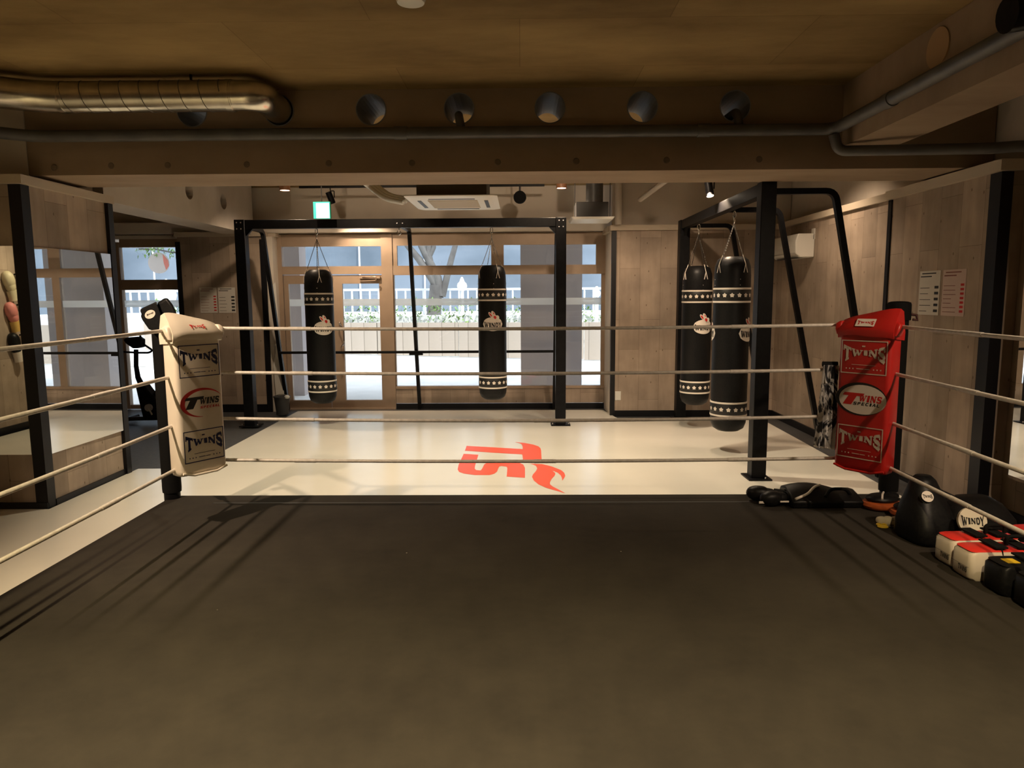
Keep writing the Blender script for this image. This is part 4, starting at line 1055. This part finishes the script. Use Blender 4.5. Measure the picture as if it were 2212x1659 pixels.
prism(bm, pl, lambda a, b: E(a, b)+Vector((0, -.09, 0)), lambda a, b: E(a, b)+Vector((0, .09, 0))); obj('body_shell', bm, M_STEEL, bx, bevel=.02)
bm = BM(); pl = [(270, 734), (275, 729), (300, 727), (309, 733), (309, 750), (300, 752), (290, 752), (276, 742)]
prism(bm, pl, lambda a, b: E(a, b)+Vector((0, -.05, 0)), lambda a, b: E(a, b)+Vector((0, .07, 0))); obj('console', bm, M_STEEL, bx, bevel=.012)
bm = BM(); tube(bm, bend([E(302, 722), E(308, 742), E(330, 757), E(322, 762), E(300, 762), E(264, 760)], .04), .014, 8); obj('handlebar', bm, M_STEEL, bx, smooth=True)
bm = BM(); tube(bm, path([(334, 862), (345, 830), (352, 800)]), .028, 10); obj('seat_tube', bm, M_STEEL, bx, smooth=True)
bm = BM(); blob(bm, E(362, 793), (.17, .12, .05)); obj('saddle', bm, M_GREY, bx, smooth=True)
bm = BM(); tube(bm, [E(330, 878)+Vector((0, -.09, 0)), E(330, 878)+Vector((0, -.13, 0))], .05, 14); tube(bm, [E(330, 878)+Vector((0, -.12, 0)), E(338, 893)+Vector((0, -.12, 0))], .012, 8); obj('crank', bm, M_GREY, bx)

# body protector on the left post -------------------------------------------------
def silhouette(name, label, cat, pts, Y, th, m_, bev=.02, base=None):
    ps = [at(x, y, Y=Y) for x, y in pts]; zmin = min(p.z for p in ps); cx = sum(p.x for p in ps)/len(ps)
    t = thing(name, label, cat, (cx, Y, zmin)); o = Vector((cx, Y, zmin))
    return t, o
t = thing('body_protector', 'black padded body protector draped over the left ring post', 'body protector', (-2.66, 5.0, 1.05))
o3 = Vector((-2.66, 5.0, 1.05))
pts = [(303, 668), (308, 665), (330, 655), (338, 651), (340, 658), (352, 690), (356, 712), (340, 714), (322, 712), (308, 692), (304, 683), (306, 678), (303, 674)]
bm = BM(); prism(bm, pts, lambda a, b: at(a, b, Y=4.97)-o3, lambda a, b: at(a, b, Y=5.09)-o3); pf = obj('front_pad', bm, M_BLACKLEATHER, t, bevel=.02, seg=3)
pts = [(338, 653), (345, 651), (357, 642), (363, 645), (373, 658), (380, 672), (383, 684), (372, 700), (356, 712), (352, 690)]
bm = BM(); prism(bm, pts, lambda a, b: at(a, b, Y=5.0)-o3, lambda a, b: at(a, b, Y=5.12)-o3); obj('side_pad', bm, M_BLACKLEATHER, t, bevel=.02, seg=3)
q = [at(324+11.5*math.cos(a)*.95+3*math.sin(a), 679-5*math.cos(a)*.9+8.5*math.sin(a), Y=4.966)-o3 for a in [2*PI*k/24 for k in range(24)]]
bm = BM(); bm.faces.new([bm.verts.new(p) for p in q]); b_ = obj('badge', bm, M_DECAL, t)
bm = BM(); word(bm, 'WINDY', lambda u, v: at(317+14*u, 684-5.5*u-v*6, Y=4.963)-o3, arch, gap=.12); obj('badge_lettering', bm, M_INK, b_)
# clips on the post
for z_, lab in ((.93, 'upper'), (.78, 'lower')):
    o = obj('rope_clip', blob(BM(), (-2.53, 5.08, z_), (.035, .02, .035), 12, 8), M_GREY, smooth=True); tag(o, 'pale grey clip on the left ring post behind the cream pad, %s one' % lab, 'clip', 'clips on the left post')
# padded top of the right post
t = thing('post_cap', 'black padded cap on top of the right ring post', 'post cap', (2.72, 5.17, 1.33))
bm = BM(); lathe(bm, [(.079, -.02), (.080, .0), (.079, .09), (.074, .105), (.055, .112), (.02, .115)], 22); obj('shell', bm, M_BLACKCLOTH, t, smooth=True)
bm = BM(); tube(bm, [(.07, -.03, .02), (.10, -.05, .015), (.105, -.055, -.02), (.075, -.05, -.015)], .010, 8); obj('strap', bm, mat('maroon_strap', (.06, .015, .012), .7), t, smooth=True)

# shorts hanging on the front ropes by the red pad ---------------------------------
t = thing('towel_garment', 'black and white patterned shorts hung over the front ropes beside the red pad', 'shorts', (2.03, 4.70, .40)); t.name = 'patterned_shorts'
def pats():
    mt = mat('black_white_pattern', (.5, .5, .5), .8); k = N(mt)
    wv = k.n('ShaderNodeTexNoise', Scale=5, Detail=3, Distortion=3.5); mp = k.n('ShaderNodeMapping', Scale=(1.4, 1, .7)); k.l(k.pos(), mp.inputs[0]); k.l(mp.outputs[0], wv.inputs['Vector'])
    k.l(k.ramp(wv.outputs[0], [(.44, (.02, .02, .024)), (.48, (.22, .22, .24)), (.52, (.62, .60, .57)), (.60, (.5, .49, .48)), (.64, (.03, .03, .035))]), k.b.inputs['Base Color']); return mt
oS = Vector((2.03, 4.70, .40))
secs = []
for i, (pyv, xl, xr) in enumerate([(789, 1781, 1812), (830, 1778, 1808), (880, 1772, 1808), (930, 1768, 1808), (955, 1763, 1808), (966, 1762, 1808)]):
    ring_ = []
    N_ = 14
    for k in range(N_+1):
        xx = xl+(xr-xl)*k/N_; p = at(xx, pyv+(k/N_)*(5 if i == 5 else 0), Y=4.70); p.y += .014*math.sin(k*1.7+i*.5)*(1+.3*i)/1.5; ring_.append(p-oS)
    secs.append(ring_+[Vector((p.x, p.y+.022, p.z)) for p in ring_[::-1]])
obj('cloth', loft(BM(), secs), pats(), t, smooth=True, angle=70)
obj('waistband', tube(BM(), [secs[0][0]+Vector((0, .03, .005)), secs[0][14]+Vector((0, .03, .005))], .018, 10), M_BLACKCLOTH, t, smooth=True)
bm = BM(); tube(bm, [p+Vector((0, .01, .004)) for p in secs[5][:15]], .008, 6); obj('hem', bm, mat('hem_white', (.6, .58, .55), .8), t, smooth=True)

# gloves and pads on the canvas -------------------------------------------------------
def rounded_block(name, hx, hy, hz, m_, parent, r=.035, loc=(0,0,0), M=None, bulge=1.0):
    bm = BM(); secs = []
    for (z, s) in [(0, .90), (.12*hz*2, .99), (.5*hz*2, 1.0*bulge), (.88*hz*2, .99), (hz*2, .90)]:
        secs.append([p+Vector(loc) for p in rrect(0, 0, hx*s, hy*s, z, r, 5)])
    loft(bm, secs)
    if M: bmesh.ops.transform(bm, matrix=M, verts=bm.verts[:])
    return obj(name, bm, m_, parent, smooth=True, angle=50)
def glove(parent, m_, cuff_m, S=1.0, M=Matrix.Identity(4), nm='glove'):
    """one boxing glove lying on its back: fist along +x"""
    def tr_(bm): bmesh.ops.transform(bm, matrix=M, verts=bm.verts[:]); return bm
    bm = BM(); blob(bm, (.07*S, 0, .065*S), (.095*S, .065*S, .06*S), 18, 12, .9); blob(bm, (.0, 0, .06*S), (.08*S, .055*S, .05*S), 18, 12)
    a = obj(nm, tr_(bm), m_, parent, smooth=True, angle=180)
    bm = BM(); blob(bm, (.045*S, -.062*S, .06*S), (.06*S, .024*S, .026*S), 14, 10); obj('thumb', tr_(bm), m_, a, smooth=True, angle=180)
    bm = BM(); tube(bm, [Vector((-.05, 0, .06))*S, Vector((-.13, 0, .058))*S, Vector((-.16, 0, .056))*S], [.05*S, .047*S, .052*S], 18); obj('cuff', tr_(bm), cuff_m, a, smooth=True, angle=50)
    return a
# black gloves by the front rope
t = thing('boxing_gloves', 'pair of black boxing gloves with white trim at the far edge of canvas', 'boxing gloves', (1.77, 5.03, 0.0), .0)
for k, (x, y, a) in enumerate([(.02, .03, 2.9), (.07, -.07, 3.4)]):
    glove(t, M_BLACKLEATHER, M_BLACKCLOTH, .9, Matrix.Translation((x, y, 0)) @ Matrix.Rotation(a, 4, 'Z'))
bm = BM(); box(bm, -.09, -.045, -.125, -.120, .03, .045); box(bm, .05, .11, -.149, -.143, .045, .055); obj('trim_mark', bm, M_DECAL, t)
# black kick pad lying down
t = thing('kick_shield', 'black curved kick shield lying at the far right edge of canvas', 'kick shield', (2.14, 5.0, 0), .02)
bm = BM(); secs = []
for k in range(9):
    x = -.24+.50*k/8; h = .10+.045*math.sin(PI*min(1, (k+1)/7)); 
    secs.append([Vector((x, -.12, .002)), Vector((x, -.135, .05)), Vector((x, -.06, h*.8)), Vector((x, .03, h)), Vector((x, .11, h*.9)), Vector((x, .14, .06)), Vector((x, .13, .002))])
loft(bm, secs); obj('padding', bm, M_BLACKLEATHER, t, smooth=True, angle=60, bevel=.01)
bm = BM(); tube(bm, bend([(-.22, -.12, .07), (-.12, -.09, .10), (-.05, -.03, .135), (.0, .0, .14)], .03), .009, 8); obj('strap', bm, M_DECAL, t, smooth=True)
bm = BM(); tube(bm, bend([(.0, -.1, .08), (.05, -.06, .125), (.16, -.06, .125), (.2, -.05, .08)], .04), .012, 8); obj('handle', bm, M_BLACKCLOTH, t, smooth=True)
# orange focus mitts
def mitt(label, loc, rz):
    t = thing('focus_mitt', label, 'focus mitt', loc, rz, group='orange and black focus mitts')
    bm = BM(); lathe(bm, [(.06, 0), (.105, .008), (.118, .03), (.112, .05), (.09, .058)], 28); 
    bmesh.ops.scale(bm, vec=(1.15, .95, 1), verts=bm.verts[:]); obj('target_pad', bm, M_ORANGELEATHER, t, smooth=True, angle=50)
    bm = BM(); blob(bm, (.0, .0, .075), (.115, .085, .035), 18, 10); blob(bm, (.09, .03, .08), (.05, .04, .03)); obj('hand_pocket', bm, M_BLACKLEATHER, t, smooth=True)
    bm = BM(); tube(bm, [(-.05, -.075, .09), (-.02, -.03, .112), (.02, .02, .112)], .007, 6); obj('strap', bm, M_DECAL, t)
    return t
mitt('orange rimmed black focus mitt below the red corner pad', (2.53, 4.88, 0), .1)
mitt('orange rimmed focus mitt behind the tall black pad', (2.62, 4.66, 0), -.3)
# tape and scissors
t = thing('hand_wrap', 'crumpled white hand wrap lying left of the tall black pad', 'hand wrap', (2.385, 4.53, 0))
bm = BM(); rnd = random.Random(9)
for k in range(4): blob(bm, (-.03+.035*k, rnd.uniform(-.01, .02), .026), (.035, .03, rnd.uniform(.022, .032)), 10, 8, .8)
obj('cloth', bm, mat('cloth_white', (.75, .68, .55), .85), t, smooth=True, angle=180)
t = thing('scissors', 'yellow handled scissors lying in front of the white hand wrap', 'scissors', (2.35, 4.47, .0), -.3)
for s in (-1, 1):
    bm = BM(); tube(bm, [(-.02+.028*math.cos(q), s*.02+.018*math.sin(q), .01) for q in [2*PI*k/16 for k in range(17)]], .006, 8); obj('handle', bm, M_YELLOW, t, smooth=True)
bm = BM(); prism(bm, [(0, -.006), (.11, 0), (0, .006)], lambda a, b: Vector((a, b, .008)), lambda a, b: Vector((a, b, .011))); obj('blade', bm, M_CHROME, t)
# tall black pad leaning on the ropes
t = thing('belly_pad', 'tall black belly pad with round white badge leaning on the right ropes', 'belly pad', (2.47, 4.24, 0), .15)
secs = []
for (z, hx, hy, cx, cy) in [(0, .115, .14, 0, 0), (.03, .135, .155, 0, 0), (.12, .135, .15, .01, .01), (.22, .118, .115, .015, .04), (.30, .095, .085, .02, .06), (.36, .072, .065, .02, .07), (.385, .045, .04, .02, .07)]:
    secs.append(rrect(cx, cy, hx, hy, z, .08, 5))
bm = BM(); loft(bm, secs); obj('padding', bm, M_BLACKLEATHER, t, smooth=True, angle=180)
def bdg(parent, c, n_, r, text, m_=M_DECAL, th=.004):
    n_ = Vector(n_).normalized(); up = Vector((0, 0, 1)); u = up.cross(n_).normalized(); v = n_.cross(u); c = Vector(c)
    bm = BM(); tube(bm, [c, c+n_*th], r, 28); b_ = obj('badge', bm, m_, parent, smooth=True)
    bm = BM(); word(bm, text, lambda a, b: c+n_*(th+.0012)+u*(a-.5)*r*1.55+v*(b-.5)*r*.8, lambda u_, v_: .5+(v_-.5)*(1-.5*(1-(2*u_-1)**2)), gap=.12); obj('badge_lettering', bm, M_INK, b_)
bdg(t, (-.035, -.045, .285), (-.25, -1, .62), .034, 'TWINS')
# second black body pad with big white disc
t = thing('body_shield', 'black body shield with large white round badge behind the red pads', 'body shield', (2.78, 4.22, 0), .12)
secs = []
for (z, hx, hy, cy) in [(0, .19, .12, 0), (.03, .21, .135, 0), (.14, .21, .12, .02), (.22, .17, .085, .05), (.26, .10, .045, .07)]: secs.append(rrect(0, cy, hx, hy, z, .09, 5))
bm = BM(); loft(bm, secs); obj('padding', bm, M_BLACKLEATHER, t, smooth=True, angle=180)
bdg(t, (-.17, -.142, .175), (-.2, -1, .35), .080, 'WINDY', mat('disc_cream', (.78, .72, .58), .45), .02)
# kick pads: two red and white, two black
def kpad(label, loc, rz, top, side, group, name_on=True, yellow=False):
    t = thing('kick_pad', label, 'kick pad', loc, rz, group=group)
    b = rounded_block('padding', .20, .082, .078, side, t, .03)
    bm = BM(); secs = [rrect(0, 0, .182, .066, .150, .03, 5), rrect(0, 0, .190, .074, .157, .03, 5), rrect(0, 0, .18, .064, .163, .03, 5)]; loft(bm, secs); obj('top_face', bm, top, t, smooth=True)
    for x in (-.03, .09):
        bm = BM(); tube(bm, bend([(x, -.085, .10), (x, -.07, .178), (x, .07, .178), (x, .085, .10)], .03), .004, 6)
        box(bm, x-.032, x+.032, -.07, .07, .172, .180); obj('strap', bm, M_BLACKCLOTH, t)
    bm = BM(); tube(bm, bend([(.04, -.0, .17), (.04, 0, .215), (.15, 0, .215), (.15, 0, .17)], .02), .011, 8); obj('grip', bm, M_BLACKCLOTH, t, smooth=True)
    if name_on:
        bm = BM(); f = lambda a, b: Vector((-.2035, .06-a*.12, .055+b*.03))
        strip(bm, -.1, 1.1, .6, .66, lambda a, b: f(a, b)); word(bm, 'TWINS', lambda a, b: f(.42+a*.58, -.4+b*.9), None, gap=.15); obj('lettering', bm, M_INK, t)
    if yellow:
        bm = BM(); box(bm, -.15, -.09, -.04, .02, .1635, .1665); obj('yellow_mark', bm, M_YELLOW, t)
    return t
M_PADWHITE = noisy('pad_white', (.66, .58, .47), (.72, .64, .53), 8, .45)
KG = 'kick pads along the right side of the canvas'
kpad('red and white kick pad, the farther of the pair beside the round badge', (2.545, 3.86, 0), .06, M_REDTOP, M_PADWHITE, KG)
kpad('red and white kick pad, the nearer of the pair next to black pads', (2.535, 3.675, 0), .03, M_REDTOP, M_PADWHITE, KG)
kpad('black kick pad with yellow mark beside the red and white pads', (2.57, 3.47, 0), .02, M_BLACKLEATHER, M_BLACKLEATHER, KG, False, True)
kpad('black kick pad nearest the camera at the right edge', (2.59, 3.27, 0), -.02, M_BLACKLEATHER, M_BLACKLEATHER, KG, False)
t = kpad('red topped kick pad leaning behind the black pads at the right edge', (2.93-.03, 3.78, .012), 1.2, M_REDTOP, M_BLACKLEATHER, KG, False)
t.location = (2.93, 3.86, 0.0); t.rotation_euler = (0, 0, -1.45)
t = thing('red_glove', 'red and black glove at the right edge behind the black kick pads', 'boxing glove', (2.84, 3.42, 0), 1.9)
t.location = (2.95, 3.45, 0)
glove(t, M_REDTOP, M_BLACKLEATHER, 1.0)
# plastic bottle
c = at(2118, 1130, Z=0)
bt = thing('plastic_bottle', 'clear plastic bottle standing behind the lowest right rope', 'bottle', (2.70, 4.12+.32, 0.0))
M_CLEAR = mat('clear_plastic', (.8, .78, .72), .08); MATS['clear_plastic'].node_tree.nodes['Principled BSDF'].inputs['Transmission Weight'].default_value = .6
bt.location = (3.40, 5.24, ZM)
obj('bottle_body', lathe(BM(), [(.02, 0), (.03, .004), (.031, .05), (.029, .08), (.031, .11), (.031, .15), (.015, .185), (.012, .2)], 18), M_CLEAR, bt, smooth=True)
obj('cap', lathe(BM(), [(.014, .198), (.015, .2), (.015, .218), (.013, .22)], 16), M_WHITE, bt, smooth=True)
ca = at(2149, 1140, Z=ZM)
t = thing('cable', 'thin grey cable lying on the mat below the right pillar', 'cable', ca)
bm = BM(); tube(bm, bend([at(a_, b_, Z=ZM+.007)-ca for a_, b_ in [(2123, 1127), (2140, 1125), (2149, 1138), (2151, 1149), (2168, 1155), (2189, 1164), (2209, 1179), (2240, 1200)]], .08), .006, 6)
obj('wire', bm, M_GREY, t)

# gloves on the left wall (seen in the pillar mirror) ------------------------------
def peg(label, z, m_, y, gp, cuff=None, down=True):
    t = thing('hanging_gloves', label, 'boxing gloves', (XL+.04, y, z), group=gp)
    for k, dy in enumerate((-.10, .10)):
        M = Matrix.Translation((.05, dy, .02)) @ Matrix.Rotation(.22*(-1)**k, 4, 'X') @ Matrix.Rotation(-PI/2, 4, 'Y') @ Matrix.Rotation(PI/2*.6*(-1)**k, 4, 'X')
        glove(t, m_, cuff or m_, 1.2, M)
    bm = BM(); tube(bm, [(-.04, 0, .16), (.03, 0, .17)], .01, 8); obj('peg', bm, M_STEEL, t)
    return t
GG = 'gloves hung on the left wall'
peg('pair of cream gloves hung on the left wall, topmost in the mirror', 1.66, mat('glove_cream', (.62, .56, .38), .5), 1.95, GG)
peg('pair of pink gloves hung on the left wall, below the cream pair', 1.26, mat('glove_pink', (.70, .26, .24), .5), 1.95, GG, mat('cuff_gold', (.65, .42, .12), .4))
peg('pair of black gloves hung on the left wall, lowest in the mirror', .86, M_BLACKLEATHER, 1.95, GG, M_DECAL)
